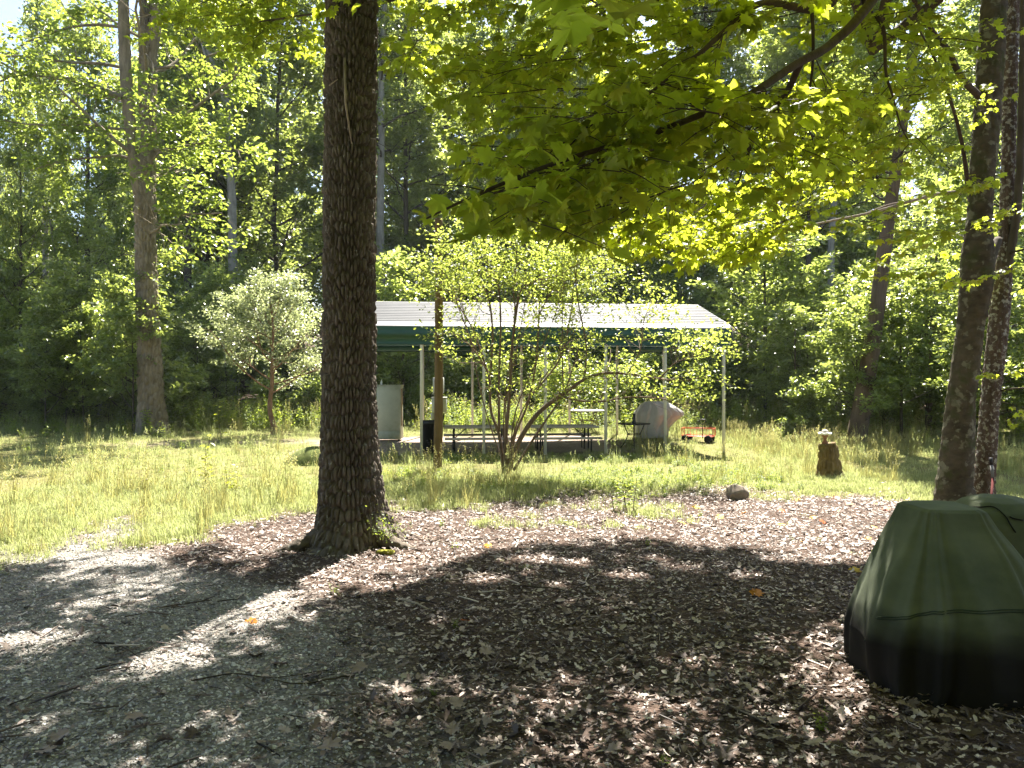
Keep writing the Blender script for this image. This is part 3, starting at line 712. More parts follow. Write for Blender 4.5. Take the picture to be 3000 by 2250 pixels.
LV = cat3([leaves(curl[q], LP[rest[q::5]], LN[rest[q::5]], LT[rest[q::5]], LS[rest[q::5]]) for q in range(5)] + [T])
o_ = part('crown', LV[:2], M['maple'], maple, tint=LV[2]); o_['kind'] = 'stuff'
print('maple leaves', len(LP))

# ------------------------------------------------------------------ carport
M['roofmetal'] = flat('pale_roof_metal', (.10, .103, .11), .5, .35, .0, .16, 2.0, .03, dirt=(.36, .34, .32), dirt_thr=.66)
M['greenmetal'] = flat('green_painted_metal', (.012, .058, .034), .35, .5, .0, .15, 3.0, .03)
M['galv'] = flat('cream_tube', (.55, .52, .43), .5, .4, .0, .12, 5.0, .05, dirt=(.30, .27, .20), dirt_thr=.6)
cp = thing('carport', 'open carport with pale ribbed metal roof, green eaves and slim posts', 'carport', (CP0[0], CP0[1], 0), rz=CPROT)
NP = 7
def pmesh(name, VF, mat, smooth=False): return mesh(name, VF[0], VF[1], mat, smooth=smooth)
post = pmesh('post', box(0, 0, 1.48, .075, .075, 3.16, bev=.008), M['galv'])
for side in (0, 1):
    for i in range(NP):
        o_ = link('post', post, cp); u = CPL * i / (NP - 1); v = CPW * side
        w = CP0 + CPU * u + CPV * v; o_.location = (u, v, float(gz(*w)) - .02)
prof_half = [(.03, 3.02), (.03, 3.35), (.10, 3.50), (.28, 3.60), (CPW / 2, 4.36)]
bowl = [(a, z) for a, z in prof_half] + [(CPW - a, z) for a, z in prof_half[:-1]][::-1]
for i in range(NP):
    u = CPL * i / (NP - 1)
    part('roof_bow', tube([(u, a, z) for a, z in bowl], .035, 4), M['galv'], cp, world=False)
def sheet(prof, u0, u1):
    prof = np.array(prof, float); us = np.linspace(u0, u1, 7)
    V = np.array([[u, p[0], p[1]] for u in us for p in prof]); n = len(prof)
    F = [[i * n + j, (i + 1) * n + j, (i + 1) * n + j + 1, i * n + j + 1] for i in range(6) for j in range(n - 1)]
    return V, F
def ribs(p, q, n, h=.036, w=.035):
    p = np.array(p); q = np.array(q); d = (q - p); L = np.linalg.norm(d); d /= L; nn = np.array([-d[1], d[0]]); out = [p]
    for i in range(n):
        c = p + d * L * (i + .5) / n
        out += [c - d * w, c - d * w * .5 + nn * h, c + d * w * .5 + nn * h, c + d * w]
    out.append(q); return np.array(out)
U0, U1 = -.32, CPL + .24
for mir in (0, 1):
    f = (lambda pr: np.c_[CPW - np.array(pr)[:, 0], np.array(pr)[:, 1]]) if mir else (lambda pr: np.array(pr))
    e0, e1 = np.array([.30, 3.672]), np.array([CPW / 2 + .0, 4.44])
    for s in range(3):
        a = e0 + (e1 - e0) * s / 3; b = e0 + (e1 - e0) * (s + 1) / 3
        part('roof_sheet', sheet(f(ribs(a + [0, .004 * s], b + [0, .004 * s], 4)), U0, U1), M['roofmetal'], cp, world=False)
    part('eave_sheet', sheet(f([(-.035, 3.295), (-.04, 3.33), (-.027, 3.338), (-.03, 3.39), (-.012, 3.40), (.0, 3.46), (.018, 3.50), (.03, 3.54)]), U0, U1), M['greenmetal'], cp, world=False)
    part('eave_bend', sheet(f([(.028, 3.541), (.06, 3.575), (.12, 3.605), (.20, 3.634), (.30, 3.668)]), U0, U1), M['roofmetal'], cp, True, world=False)
    part('side_sheet', sheet(f([(-.02, 3.03), (-.045, 3.035), (-.045, 3.06), (-.025, 3.065), (-.025, 3.26), (-.045, 3.265), (-.045, 3.292)]), U0, U1), M['greenmetal'], cp, world=False)
    tr = [(-.05, 3.03), (-.05, 3.34), (.0, 3.47), (.06, 3.58), (.12, 3.61), (.30, 3.68), (CPW / 2, 4.45)]
    for u in (U0, U1):
        part('edge_trim', tube([(u, p[0], p[1]) for p in f(tr)], .022, 4), M['roofmetal'] if True else None, cp, world=False)
part('ridge_cap', sheet([(CPW / 2 - .14, 4.412), (CPW / 2 - .12, 4.43), (CPW / 2, 4.475), (CPW / 2 + .12, 4.43), (CPW / 2 + .14, 4.412)], U0 - .01, U1 + .01), M['roofmetal'], cp, world=False)

# ------------------------------------------------------------------ furniture under and beside the carport
M['plank'] = flat('weathered_plank', (.40, .35, .28), .8, .2, 0, .25, 3.0, .3, stretch=(1.5, 14, 14))
M['blackmetal'] = flat('black_painted_steel', (.012, .012, .013), .45, .4, 0, .2)
M['blackplastic'] = flat('black_plastic', (.012, .012, .014), .5, .35, 0, .3)
M['fridge'] = flat('stained_white_enamel', (.46, .48, .38), .6, .3, 0, .12, 2.2, .03, dirt=(.26, .29, .17), dirt_thr=.46)
M['copper'] = flat('rusty_copper', (.30, .13, .06), .5, .4, .3)
M['greybox'] = flat('grey_electrical_enamel', (.42, .43, .41), .5, .4, .1, .1)
M['pole'] = barkmat('treated_pole_wood', (.075, .05, .026), (.18, .125, .066), vs=(16, 16, .8), bs=.3)
M['red'] = flat('red_orange_paint', (.55, .075, .025), .45, .4, 0, .2)
M['rubber'] = flat('tyre_rubber', (.02, .02, .02), .8, .2)
M['glasswhite'] = flat('pale_table_top', (.62, .63, .60), .3, .5, 0, .08)
M['taupe'] = flat('taupe_metal', (.20, .16, .12), .5, .4, .2)
M['greycover'] = flat('grey_cover_vinyl', (.40, .385, .365), .42, .45, 0, .15, 5, .2)
M['white'] = flat('white_plastic', (.75, .77, .74), .4, .4, 0, .05)
M['terracotta'] = flat('terracotta', (.26, .13, .08), .85, .2, 0, .25, 12)
M['stone'] = flat('grey_brown_stone', (.24, .20, .16), .9, .2, 0, .4, 9, .8, dirt=(.12, .10, .07))
M['palestone'] = flat('pale_stone', (.42, .38, .34), .9, .2, 0, .3, 9, .8)
M['stump'] = barkmat('rotting_stump_bark', (.09, .06, .03), (.28, .20, .09), moss=(.10, .10, .03), vs=(14, 14, 2.0), bs=.9)
M['mossmound'] = flat('mossy_mound', (.10, .12, .035), .95, .1, 0, .4, 7, 1.0, dirt=(.14, .11, .06))
def picnic(cx, cy, label):
    p = thing('picnic_table', label, 'picnic table', at(cx, cy), rz=CPROT); z0 = .03
    for i in (-1.5, -.5, .5, 1.5): part('tabletop_board', box(0, i * .252, .70, 1.95, .24, .05, bev=.006), M['plank'], p, world=False)
    for s in (-1, 1): part('bench_board', box(0, s * .80, .41, 1.95, .28, .05, bev=.006), M['plank'], p, world=False)
    for e in (-1, 1):
        x = e * .70
        for s in (-1, 1):
            part('leg', join(tube([(x, s * .24, .675), (x, s * .27, .5), (x, s * .30, .0)], .024, 8), tube([(x, s * .28, .36), (x, s * .62, .36), (x, s * .80, .375)], .02, 8), tube([(x, s * .70, .375), (x + .001, s * .66, .0)], .02, 8)), M['blackmetal'], p, world=False)
        part('crossbar', tube([(x, -.40, .665), (x, .40, .665)], .018, 8), M['blackmetal'], p, world=False)
        part('brace', tube([(x - e * .01, 0, .36), (x - e * .38, 0, .675)], .014, 8), M['blackmetal'], p, world=False)
        part('foot_rail', tube([(x, -.66, .36), (x, .66, .36)], .018, 8), M['blackmetal'], p, world=False)
    return p
picnic(-.98, 22.35, 'weathered picnic table on black legs, beside the wooden pole under the carport')
picnic(1.48, 22.55, 'weathered picnic table on black legs, behind the leaning stem of the shrub')
can = thing('trash_can', 'black round plastic trash can beside the front carport post', 'trash can', at(-2.27, 21.75))
part('bin', lathe([(.20, 0), (.235, .02), (.285, .80), (.30, .81), (.315, .83), (.315, .87), (.30, .885), (.285, .87), (.27, .80), (.20, .1)], 28), M['blackplastic'], can, True, world=False)
part('bag_rim', lathe([(.318, .80), (.328, .84), (.322, .90), (.30, .915), (.27, .90), (.26, .86)], 26), M['blackplastic'], can, True, world=False)
for s in (-1, 1): part('handle', tube([(s * .30, -.08, .74), (s * .345, -.05, .755), (s * .345, .05, .755), (s * .30, .08, .74)], .012, 6), M['blackplastic'], can, world=False)
fr = thing('freezer', 'stained off white upright freezer standing under the left end of the carport', 'freezer', at(-4.0, 25.4))
part('cabinet', box(0, 0, .93, .78, .68, 1.74, bev=.02), M['fridge'], fr, world=False)
part('back_panel', box(-.003, -.345, 1.05, .74, .012, 1.42, bev=.004), M['fridge'], fr, world=False)
part('lower_panel', box(-.003, -.346, .20, .74, .012, .25, bev=.004), M['fridge'], fr, world=False)
part('top_lid', box(0, 0, 1.815, .80, .70, .03, bev=.008), M['fridge'], fr, world=False)
part('pipe', tube([(.42, -.28, 1.7), (.43, -.28, 1.4), (.425, -.28, .5)], .016, 6), M['copper'], fr, world=False)
part('coil', tube([(.45, -.2, 1.72), (.455, -.2, 1.0), (.45, -.2, .45)], .014, 6), M['blackmetal'], fr, world=False)
for e in (-1, 1): part('foot', box(e * .33, -.28, .03, .06, .06, .06, bev=.008), M['blackmetal'], fr, world=False)
bt = thing('bottle', 'small white plastic bottle standing on the freezer', 'bottle', (-4.25, 25.2, float(gz(-4, 25.4)) + 1.83))
part('body', lathe([(.03, 0), (.034, .01), (.034, .09), (.022, .115), (.012, .125), (.012, .14)], 12), M['white'], bt, True, world=False)
part('cap', lathe([(.014, .14), (.014, .165), (.01, .168)], 10), M['white'], bt, world=False)
for q, (dx, l) in enumerate(((-.05, 'dry brown'),)):
    pass
# utility pole with boxes on its far side
PB = G(1279, 1378)
po = thing('utility_pole', 'round wooden pole with grey electrical boxes, in front of the carport', 'pole', PB)
pp = np.array([P(1281, 1400, PB[1]), P(1285, 1240, PB[1]), P(1286, 1000, PB[1]), P(1286, 760, PB[1]), P(1285, 680, PB[1]), P(1285, 640, PB[1])])
zz = np.linspace(0, 1, 34); part('shaft', trunk(pp, [.103, .100, .095, .092, .09, .085], 28, .09, (.09, .7), .004, 0, .2, 3, 5, .012), M['pole'], po, True)
cx = P(1285, 1185, PB[1])[0]; zb = lambda y: P(0, y, PB[1] + .15)[2]
part('breaker_box', box(cx, PB[1] + .16, zb(1187), .345, .13, .34, bev=.012), M['greybox'], po)
part('box_lid', box(cx, PB[1] + .16, zb(1164.5), .36, .16, .018, bev=.004), M['greybox'], po)
part('meter_box', box(cx - .02, PB[1] + .17, zb(1129), .25, .14, .36, bev=.014), M['greybox'], po)
part('outlet_box', box(cx - .15, PB[1] + .14, zb(1219), .08, .09, .15, bev=.008), M['greybox'], po)
part('conduit', tube([(cx + .11, PB[1] + .15, zb(1210)), (cx + .10, PB[1] + .14, zb(1225)), (cx + .04, PB[1] + .12, zb(1250)), (cx + .02, PB[1] + .12, .0)], .017, 8), M['blackplastic'], po)
# round patio table
pc = at(2.72, 28.0)
pt = thing('patio_table', 'round white topped patio table with curved legs in the weeds behind the carport', 'table', pc)
part('tabletop', lathe([(.60, .80), (.635, .805), (.64, .82), (.635, .835), (.60, .838), (.02, .838)], 36), M['glasswhite'], pt, False, world=False)
for i in range(4):
    a = .5 + i * math.pi / 2; c_, s_ = math.cos(a), math.sin(a)
    part('leg', tube(catmull([(.42 * c_, .42 * s_, .80), (.38 * c_, .38 * s_, .60), (.25 * c_, .25 * s_, .40), (.30 * c_, .30 * s_, .15), (.44 * c_, .44 * s_, 0)], 5), .018, 8), M['taupe'], pt, world=False)
part('leg_ring', tube([(.27 * math.cos(a), .27 * math.sin(a), .46) for a in np.linspace(0, 6.283, 21)], .012, 6), M['taupe'], pt, world=False)
# black square side table
bc = at(3.66, 23.2)
bk = thing('side_table', 'small black metal table with curved legs and umbrella sleeve beside the covered grill', 'table', bc, rz=rad(38))
part('tabletop', box(0, 0, .715, .68, .68, .025, bev=.008), M['blackmetal'], bk, world=False)
part('top_rim', join(*[box(*(s * .33 if ax == 0 else 0, s * .33 if ax == 1 else 0), .737, *((.03, .69) if ax == 0 else (.63, .03)), .02, bev=.004) for ax in (0, 1) for s in (-1, 1)]), M['blackmetal'], bk, world=False)
part('umbrella_sleeve', lathe([(.075, .73), (.07, .76), (.05, .80), (.042, .86), (.042, 1.03), (.035, 1.03)], 16), M['blackmetal'], bk, True, world=False)
for i in range(4):
    a = math.pi / 4 + i * math.pi / 2; c_, s_ = math.cos(a), math.sin(a)
    part('leg', tube(catmull([(.30 * c_, .30 * s_, .70), (.24 * c_, .24 * s_, .55), (.19 * c_, .19 * s_, .40), (.26 * c_, .26 * s_, .2), (.40 * c_, .40 * s_, 0)], 5), .015, 8), M['blackmetal'], bk, world=False)
for z in (.40, .435): part('leg_ring', tube([(.205 * math.cos(a), .205 * math.sin(a), z) for a in np.linspace(0, 6.283, 21)], .01, 6), M['blackmetal'], bk, world=False)
# lofted cloth covers
def loft(rings, na=64, nz=40, fold=.05, seed=0, nf=9, creases=()):
    rings = np.array(rings, float); zs = rings[:, 0]; V = []
    q = np.linspace(0, 1, nz); zz = np.interp(q, np.linspace(0, 1, len(zs)), zs)
    kk = [np.interp(q, np.linspace(0, 1, len(zs)), rings[:, k]) for k in range(1, 6)]
    a = np.arange(na) * 2 * np.pi / na
    for i in range(nz):
        cx_, cy_, rx, ry, pw = [k[i] for k in kk]
        cs, sn = np.cos(a), np.sin(a); ex = 2 / pw
        fa = (vnoise(a * nf / 6.283 * 1.0 + .35 * np.sin(a) + q[i] * .8, q[i] * 1.3 + 0 * a, seed) - .5)
        fa = fa * np.abs(np.sin(a / 2)) ** .0 
        fb = np.sin(a * nf + 2.2 * q[i] + 2.5 * vnoise(a * 1.2, 0 * a + q[i] * 2, seed + 1))
        w = 1 + fold * (1.1 - q[i]) * (fb * .45 + fa * 1.2)
        for (ca, dr, am, wd) in creases:
            da = np.mod(a - (ca + dr * (1 - q[i])) + np.pi, 2 * np.pi) - np.pi
            w = w + am * (1 - q[i]) ** .7 * (np.exp(-(da / wd) ** 2) - .6 * np.exp(-((da - 1.9 * wd) / wd) ** 2))
        w = w + .02 * (fbm(a * 4 + 3 * q[i], q[i] * 9 + 0 * a, seed + 4) - .5)
        V.append(np.stack([cx_ + rx * w * np.sign(cs) * np.abs(cs) ** ex, cy_ + ry * w * np.sign(sn) * np.abs(sn) ** ex, zz[i] + .012 * fb * (1 - q[i]) + 0 * a], -1))
    V = np.concatenate(V)
    i = np.arange(nz - 1)[:, None] * na; j = np.arange(na)[None, :]; j2 = (j + 1) % na
    F = np.stack([i + j, i + j2, i + na + j2, i + na + j], -1).reshape(-1, 4).tolist()
    c0 = V[-na:].mean(0); V = np.vstack([V, c0 + [0, 0, .004]]); nn = len(V) - 1
    F += [[(nz - 1) * na + k, (nz - 1) * na + (k + 1) % na, nn] for k in range(na)]
    return V, F
gl = at(4.95, 26.2); gzc = gl[2]
gr = thing('covered_grill', 'barbecue grill under a rumpled grey cover at the right end of the carport', 'grill', gl)
part('cover', loft([(gzc + .03, 4.72, 26.2, .50, .36, 3.2), (gzc + .35, 4.74, 26.2, .52, .38, 3.2), (gzc + .62, 4.86, 26.2, .66, .40, 3.0), (gzc + .80, 4.97, 26.2, .80, .42, 2.8), (gzc + .90, 4.97, 26.2, .78, .42, 2.6), (gzc + 1.05, 4.92, 26.2, .62, .40, 2.4), (gzc + 1.18, 4.86, 26.2, .46, .34, 2.4), (gzc + 1.24, 4.86, 26.2, .36, .26, 2.2), (gzc + 1.255, 4.86, 26.2, .15, .12, 2)], 120, 70, .10, 3, 8, [(rad(215), -.2, .14, .07), (rad(240), .1, .12, .06), (rad(262), .15, .13, .08), (rad(290), -.1, .14, .06), (rad(318), .2, .12, .07), (rad(345), 0, .1, .1)]), M['greycover'], gr, True)
for dx in (-.28, .22): part('wheel', xf(lathe([(.02, -.03), (.09, -.03), (.10, 0), (.09, .03), (.02, .03)], 16), roty(math.pi / 2), (4.75 + dx, 26.0, gzc + .1)), M['rubber'], gr)
# red garden cart
cc = at(6.02, 25.0)
ct = thing('garden_cart', 'red mesh sided garden cart with loop handle in tall grass by the last post', 'cart', cc, rz=rad(-24))
part('bed', box(0, 0, .20, .98, .50, .016, bev=.004), M['red'], ct, world=False)
def rail(a, b, z0, z1, n):
    a = np.array(a); b = np.array(b); L = [tube([(*a, z1), (*b, z1)], .009, 6), tube([(*a, z0), (*b, z0)], .009, 6)]
    for i in range(n + 1): q = a + (b - a) * i / n; L.append(tube([(*q, z0), (*q, z1)], .012 if i in (0, n) else .006, 6))
    return join(*L)
for (a, b, n) in (((-.5, -.26), (.5, -.26), 5), ((-.5, .26), (.5, .26), 5), ((-.5, -.26), (-.5, .26), 3), ((.5, -.26), (.5, .26), 3)):
    part('side_panel', rail(a, b, .22, .46, n), M['red'], ct, world=False)
part('handle', join(tube([(.2, -.36, .16), (.2, -.37, .60)], .013, 8), tube(catmull([(.2, -.37, .60), (.12, -.37, .67), (.10, -.37, .74), (.2, -.37, .765), (.30, -.37, .74), (.28, -.37, .67), (.2, -.37, .60)], 5), .013, 8)), M['blackmetal'], ct, world=False)
for sx in (-1, 1):
    for sy in (-1, 1):
        part('wheel', xf(lathe([(.03, -.035), (.10, -.035), (.125, -.02), (.125, .02), (.10, .035), (.03, .035)], 18), rotx(math.pi / 2), (sx * .36, sy * .30, .125)), M['rubber'], ct, world=False)

# ------------------------------------------------------------------ stump, dish, rocks, mound
SB = at(6.76, 16.55)
st = thing('tree_stump', 'knee high rotting tree stump in tall straw coloured grass', 'stump', SB)
part('bark', trunk([SB + [0.03, 0, -.05], SB + [.02, 0, .3], SB + [0, 0, .56], SB + [-.03, 0, .71]], [.22, .20, .18, .165], 72, .02, (.07, .22), .035, .09, .16, 4, 21, .05), M['stump'], st, True)
part('cut_top', xf(lathe([(.15, -.03), (.158, .004), (.10, .012), (.0, .006)], 24), None, SB + [-.03, 0, .70]), M['stump'], st)
ds = thing('pedestal_dish', 'small terracotta pedestal dish with ruffled pale rim standing on the stump', 'dish', SB + [-.07, -.02, .712])
part('pedestal', lathe([(.065, 0), (.06, .03), (.035, .07), (.033, .11), (.05, .15), (.09, .18), (.10, .19)], 24), M['terracotta'], ds, True, world=False)
Vd, Fd = lathe([(.09, .185), (.125, .20), (.145, .222), (.14, .232), (.10, .225), (.02, .222)], 48)
an = np.arctan2(Vd[:, 1], Vd[:, 0]); rr = np.hypot(Vd[:, 0], Vd[:, 1]); Vd[:, 2] += .012 * np.sin(an * 7) * (rr / .145) ** 2
part('ruffled_rim', (Vd, Fd), M['white'], ds, True, world=False)
part('dome', lathe([(.075, .222), (.072, .26), (.05, .29), (.02, .303), (.001, .305)], 20), M['palestone'], ds, True, world=False)
def rock(name, label, p, s, seed, mat, rz=0):
    n, mth = 18, 12; V = []
    for i in range(mth + 1):
        th = math.pi * i / mth
        for j in range(n):
            a = 2 * math.pi * j / n; V.append([math.sin(th) * math.cos(a), math.sin(th) * math.sin(a), math.cos(th)])
    V = np.array(V); rs = np.random.default_rng(seed); D = unit(rs.normal(0, 1, (11, 3))); h = rs.uniform(.5, .85, 11)
    for d, hh in zip(D, h):
        e = V @ d; V -= np.maximum(e - hh, 0)[:, None] * d * .97
    V *= 1 + .06 * (fbm(V[:, 0] * 3 + 5 * V[:, 2], V[:, 1] * 3, seed)[:, None] - .5)
    V = (V * np.array(s)) @ rotz(rz).T
    F = [[i * n + j, (i + 1) * n + j, (i + 1) * n + (j + 1) % n, i * n + (j + 1) % n] for i in range(mth) for j in range(n)]
    o_ = link(name, mesh(name, V, F, mat)); o_.location = [float(c) for c in (p[0], p[1], p[2] + s[2] * .45)]; tag(o_, label, 'rock'); return o_
rock('rock', 'flat topped grey brown rock lying on the sunny leaf litter', at(3.86, 13.35), (.25, .18, .18), 5, M['stone'], .2)
rock('rock', 'small pale rock lying on leaf litter left of the green cover', at(5.55, 11.0), (.13, .10, .06), 6, M['palestone'], .5)
rock('rock', 'low pale stone at the carport edge near the covered grill', at(4.95, 24.0), (.2, .12, .07), 8, M['palestone'], 0)
M['yellowmoss'] = flat('yellow_moss', (.20, .19, .03), .95, .1, 0, .5, 30, 1.0)
q_ = rock('moss_clump', 'small yellow green moss clump on the litter beside the big oak root', at(-1.52, 9.28), (.12, .08, .05), 4, M['yellowmoss']); q_['category'] = 'moss'
mb = at(-4.75, 19.2); V, F = [], []
na, nr = 48, 14
for i in range(nr + 1):
    f = i / nr
    for j in range(na):
        a = 2 * math.pi * j / na; V.append([1.0 * f * math.cos(a) * (1 + .06 * math.sin(3 * a)), .62 * f * math.sin(a), .46 * (1 - f ** 2.6) - .03])
V = np.array(V); V[:, 2] += .03 * (fbm(V[:, 0] * 4, V[:, 1] * 4, 5) - .5)
F = [[i * na + j, i * na + (j + 1) % na, (i + 1) * na + (j + 1) % na, (i + 1) * na + j] for i in range(nr) for j in range(na)]
mo = link('mossy_mound', mesh('mossy_mound', V, [f[::-1] for f in F], M['mossmound'], smooth=True)); mo.location = [float(c) for c in mb]
tag(mo, 'low rounded moss green mound half hidden behind the big oak trunk', 'mound')

# ------------------------------------------------------------------ covered thing in the right foreground
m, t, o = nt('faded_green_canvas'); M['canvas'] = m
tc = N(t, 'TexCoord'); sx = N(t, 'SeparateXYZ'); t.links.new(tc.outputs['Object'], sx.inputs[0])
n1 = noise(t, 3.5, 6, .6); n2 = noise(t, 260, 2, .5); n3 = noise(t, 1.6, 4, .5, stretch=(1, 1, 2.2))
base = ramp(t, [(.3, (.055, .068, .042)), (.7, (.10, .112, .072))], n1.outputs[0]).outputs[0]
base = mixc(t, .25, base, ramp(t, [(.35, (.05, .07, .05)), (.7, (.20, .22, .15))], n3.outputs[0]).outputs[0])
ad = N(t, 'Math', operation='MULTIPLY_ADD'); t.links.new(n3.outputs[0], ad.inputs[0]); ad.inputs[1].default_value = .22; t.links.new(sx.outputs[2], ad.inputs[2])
skirt_shade = ramp(t, [(.42, (1, 1, 1)), (.68, (0, 0, 0))], ad.outputs[0]).outputs[0]  # black lower cloth, with the deep shade there painted into its colour
c = mixc(t, skirt_shade, base, (.011, .0095, .008))
princ(t, o, c, .85, .2, nrm=bump(t, n2.outputs[0], .25, .002))
M['seam'] = flat('dark_seam_thread', (.03, .045, .03), .8, .2); M['cord'] = flat('black_cord', (.01, .01, .01), .7, .2)
cb = at(3.1, 5.5)
cv = thing('covered_firepit', 'faded dark green canvas cover draped to the ground in the right foreground', 'cover', cb)
CR = [(.0, 3.12, 5.45, .63, .56, 3.2), (.12, 3.12, 5.45, .655, .58, 2.6), (.3, 3.12, 5.45, .665, .58, 2.5), (.48, 3.12, 5.45, .62, .545, 2.5), (.70, 3.10, 5.47, .51, .46, 2.6), (.90, 3.09, 5.50, .385, .37, 3.4), (1.08, 3.075, 5.53, .27, .28, 4.2), (1.178, 3.07, 5.54, .222, .24, 5), (1.195, 3.07, 5.54, .195, .215, 5), (1.197, 3.07, 5.54, .08, .10, 2)]
VF = loft(CR, 160, 90, .06, 11, 7, [(rad(200), -.2, .07, .10), (rad(222), -.12, .06, .07), (rad(246), -.1, .09, .06), (rad(262), .05, .05, .09), (rad(285), .1, .07, .06), (rad(312), .2, .08, .08), (rad(335), .15, .06, .1), (rad(30), .1, .06, .1), (rad(90), 0, .07, .1), (rad(150), -.1, .07, .1)])
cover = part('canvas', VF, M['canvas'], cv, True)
Vc = VF[0]
def ringline(z, a0, a1, n, dz=lambda f: 0.0):
    out = []
    for f in np.linspace(0, 1, n):
        a = a0 + (a1 - a0) * f; tz = z + dz(f); ia = int(round(a / (2 * np.pi) * 160)) % 160
        col = Vc[ia:160 * 90:160]; q = np.array([np.interp(tz, col[:, 2], col[:, k_]) for k_ in range(3)]); cxy = np.array([3.1, 5.47, q[2]]); out.append(q + unit(q - cxy) * .004)
    return catmull(np.array(out), 3)
for off in (0, .014):
    sub('seam', tube(ringline(.60 + off, rad(190), rad(330), 26, lambda f: -.13 * (1 - sstep(0, .45, f))), .0035, 5), M['seam'], cover)
sub('seam', tube(ringline(.3, rad(187), rad(188), 3), .003, 4), M['seam'], cover)
HR = [(.0, 3.95, 6.35, .50, .45, 2.4), (.4, 3.95, 6.35, .52, .46, 2.4), (.75, 3.95, 6.33, .48, .42, 2.3), (.95, 3.95, 6.30, .43, .36, 2.2), (1.05, 3.94, 6.28, .36, .30, 2.1), (1.12, 3.93, 6.27, .26, .22, 2), (1.15, 3.92, 6.27, .15, .13, 2), (1.158, 3.92, 6.27, .06, .05, 2)]
HV = loft(HR, 80, 50, .07, 17, 6)
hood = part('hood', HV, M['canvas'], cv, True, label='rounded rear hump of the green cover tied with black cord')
def oncv(px, py): # point on the hood seen at a pixel
    v = HV[0]; x, y = topix(v); d = np.hypot(x - px, y - py) + (v[:, 1] > 6.3) * 500; q = v[np.argmin(d)]; return q + unit(q - np.array([3.93, 6.3, .6])) * .008
sub('cord', tube(catmull([oncv(*q) for q in ((2830, 1484), (2870, 1490), (2915, 1486), (2945, 1512), (2955, 1540), (2975, 1560))], 4), .005, 5), M['cord'], hood)
sub('cord', tube(catmull([oncv(*q) for q in ((2952, 1516), (2975, 1520), (2998, 1526))], 4), .005, 5), M['cord'], hood)
gt = thing('garden_tool', 'long garden tool with grey grip and dark red handle leaning beside the maple', 'tool', at(6.98, 11.3))
q0, q1, q2, q3 = P(2902, 1340, 11.9), P(2905, 1362, 11.88), P(2909, 1400, 11.8), at(6.98, 11.3)
M['darkred'] = flat('dark_red_handle', (.05, .01, .009), .9, .1); M['greygrip'] = flat('grey_grip', (.16, .16, .165), .9, .1)
part('end_cap', tube([q0, q1], .026, 10), M['blackplastic'], gt); part('grip', tube([q1, q2], .022, 10), M['greygrip'], gt); part('handle', tube([q2, q3 + [0, 0, .1]], .018, 10), M['darkred'], gt)
part('blade', box(*(q3 + [0, 0, .06]), .20, .02, .2, bev=.005), M['galv'], gt)

# ------------------------------------------------------------------ twin stemmed oak on the left
rng = np.random.default_rng(77)
D1 = 28.0
LB = at((448 - 1500) / FOC * D1, D1)
lo_ = thing('oak_tree', 'tall sunlit oak at the left that forks into two stems', 'tree', LB)
pA, rA = stem([(1290, 396, 498), (1250, 405, 488), (1180, 409, 478), (1098, 408, 472), (899, 403, 460), (700, 400, 453), (588, 398, 452), (500, 400, 452), (407, 418, 454), (271, 410, 454), (136, 410, 456), (0, 414, 450), (-250, 420, 448), (-600, 430, 445)], D1, D1)
pB2, rB2 = stem([(640, 405, 425), (520, 383, 412), (407, 371, 398), (271, 355, 389), (136, 349, 380), (0, 346, 375), (-300, 335, 355), (-500, 330, 342)], D1 - .15, D1 - .6)
pC2, rC2 = stem([(200, 425, 450), (100, 440, 470), (0, 450, 480), (-300, 480, 500)], D1, D1 - .4)
part('trunk', trunk(pA, rA, 84, .06, (.09, .34), .085, .10, .5, 4, 15, .02), M['bark_left'], lo_, True)
part('trunk', trunk(pB2, rB2, 40, .08, (.10, .3), .03, 0, .3, 4, 16, .02), M['bark_left'], lo_, True)
part('trunk', trunk(pC2, rC2, 30, .1, (.10, .3), .03, 0, .3, 4, 17, .02), M['bark_left'], lo_, True)
def pxl(L, d): return [P(a, b, d) for a, b in L]
lb = [(pxl([(353, 285), (253, 244), (181, 230), (110, 222), (50, 210), (0, 181), (-80, 150)], D1 - .6), .11, .02), (pxl([(440, 300), (465, 318), (511, 334), (565, 361), (640, 420)], D1 - .3), .10, .02), (pxl([(40, 212), (10, 235), (-40, 250)], D1 - .6), .05, .02)]
limbs = []
for L, a, b in lb:
    c = catmull(L, 4); rr = np.linspace(a, b, len(c)); part('branch', tube(c, rr, 8), M['bark_left'], lo_, True); limbs.append((c, rr))
limbs2 = around(LB, 9.0, 21, 15, 4.6, 2.4, .09, .25, rng, path=pA)
for (a, b, c_, d_, L) in ((410, 540, 1, -.9, 3.2), (440, 620, 1, -.6, 3.4), (400, 470, -1, -.8, 3.5), (400, 380, -1, -.5, 4.2), (450, 440, 1, -.2, 4.2), (430, 690, .8, -.8, 2.2), (370, 200, -1, -.4, 5), (450, 200, 1, -.3, 5), (360, 80, -1, -.1, 5), (460, 60, 1, -.5, 4)):
    limbs2.append(limb(P(a, b, D1), (c_, d_, .12), L, .06, 6, .0, .14, rng))
w, pos, nrm, tip, sz = crown(limbs, 9, 1.6, 15, .16, .15, OVAL, 4, .5, rng, tubes=True)
w2, pos2, nrm2, tip2, sz2 = crown(limbs2, 10, 1.7, 17, .17, .20, OVAL, 4, .6, rng)
pos = np.r_[pos, pos2]; nrm = np.r_[nrm, nrm2]; tip = np.r_[tip, tip2]; sz = np.r_[sz, sz2]
px, py = topix(pos); k = ~((px > 395) & (px < 462) & (py > 560)) & (py < 800)
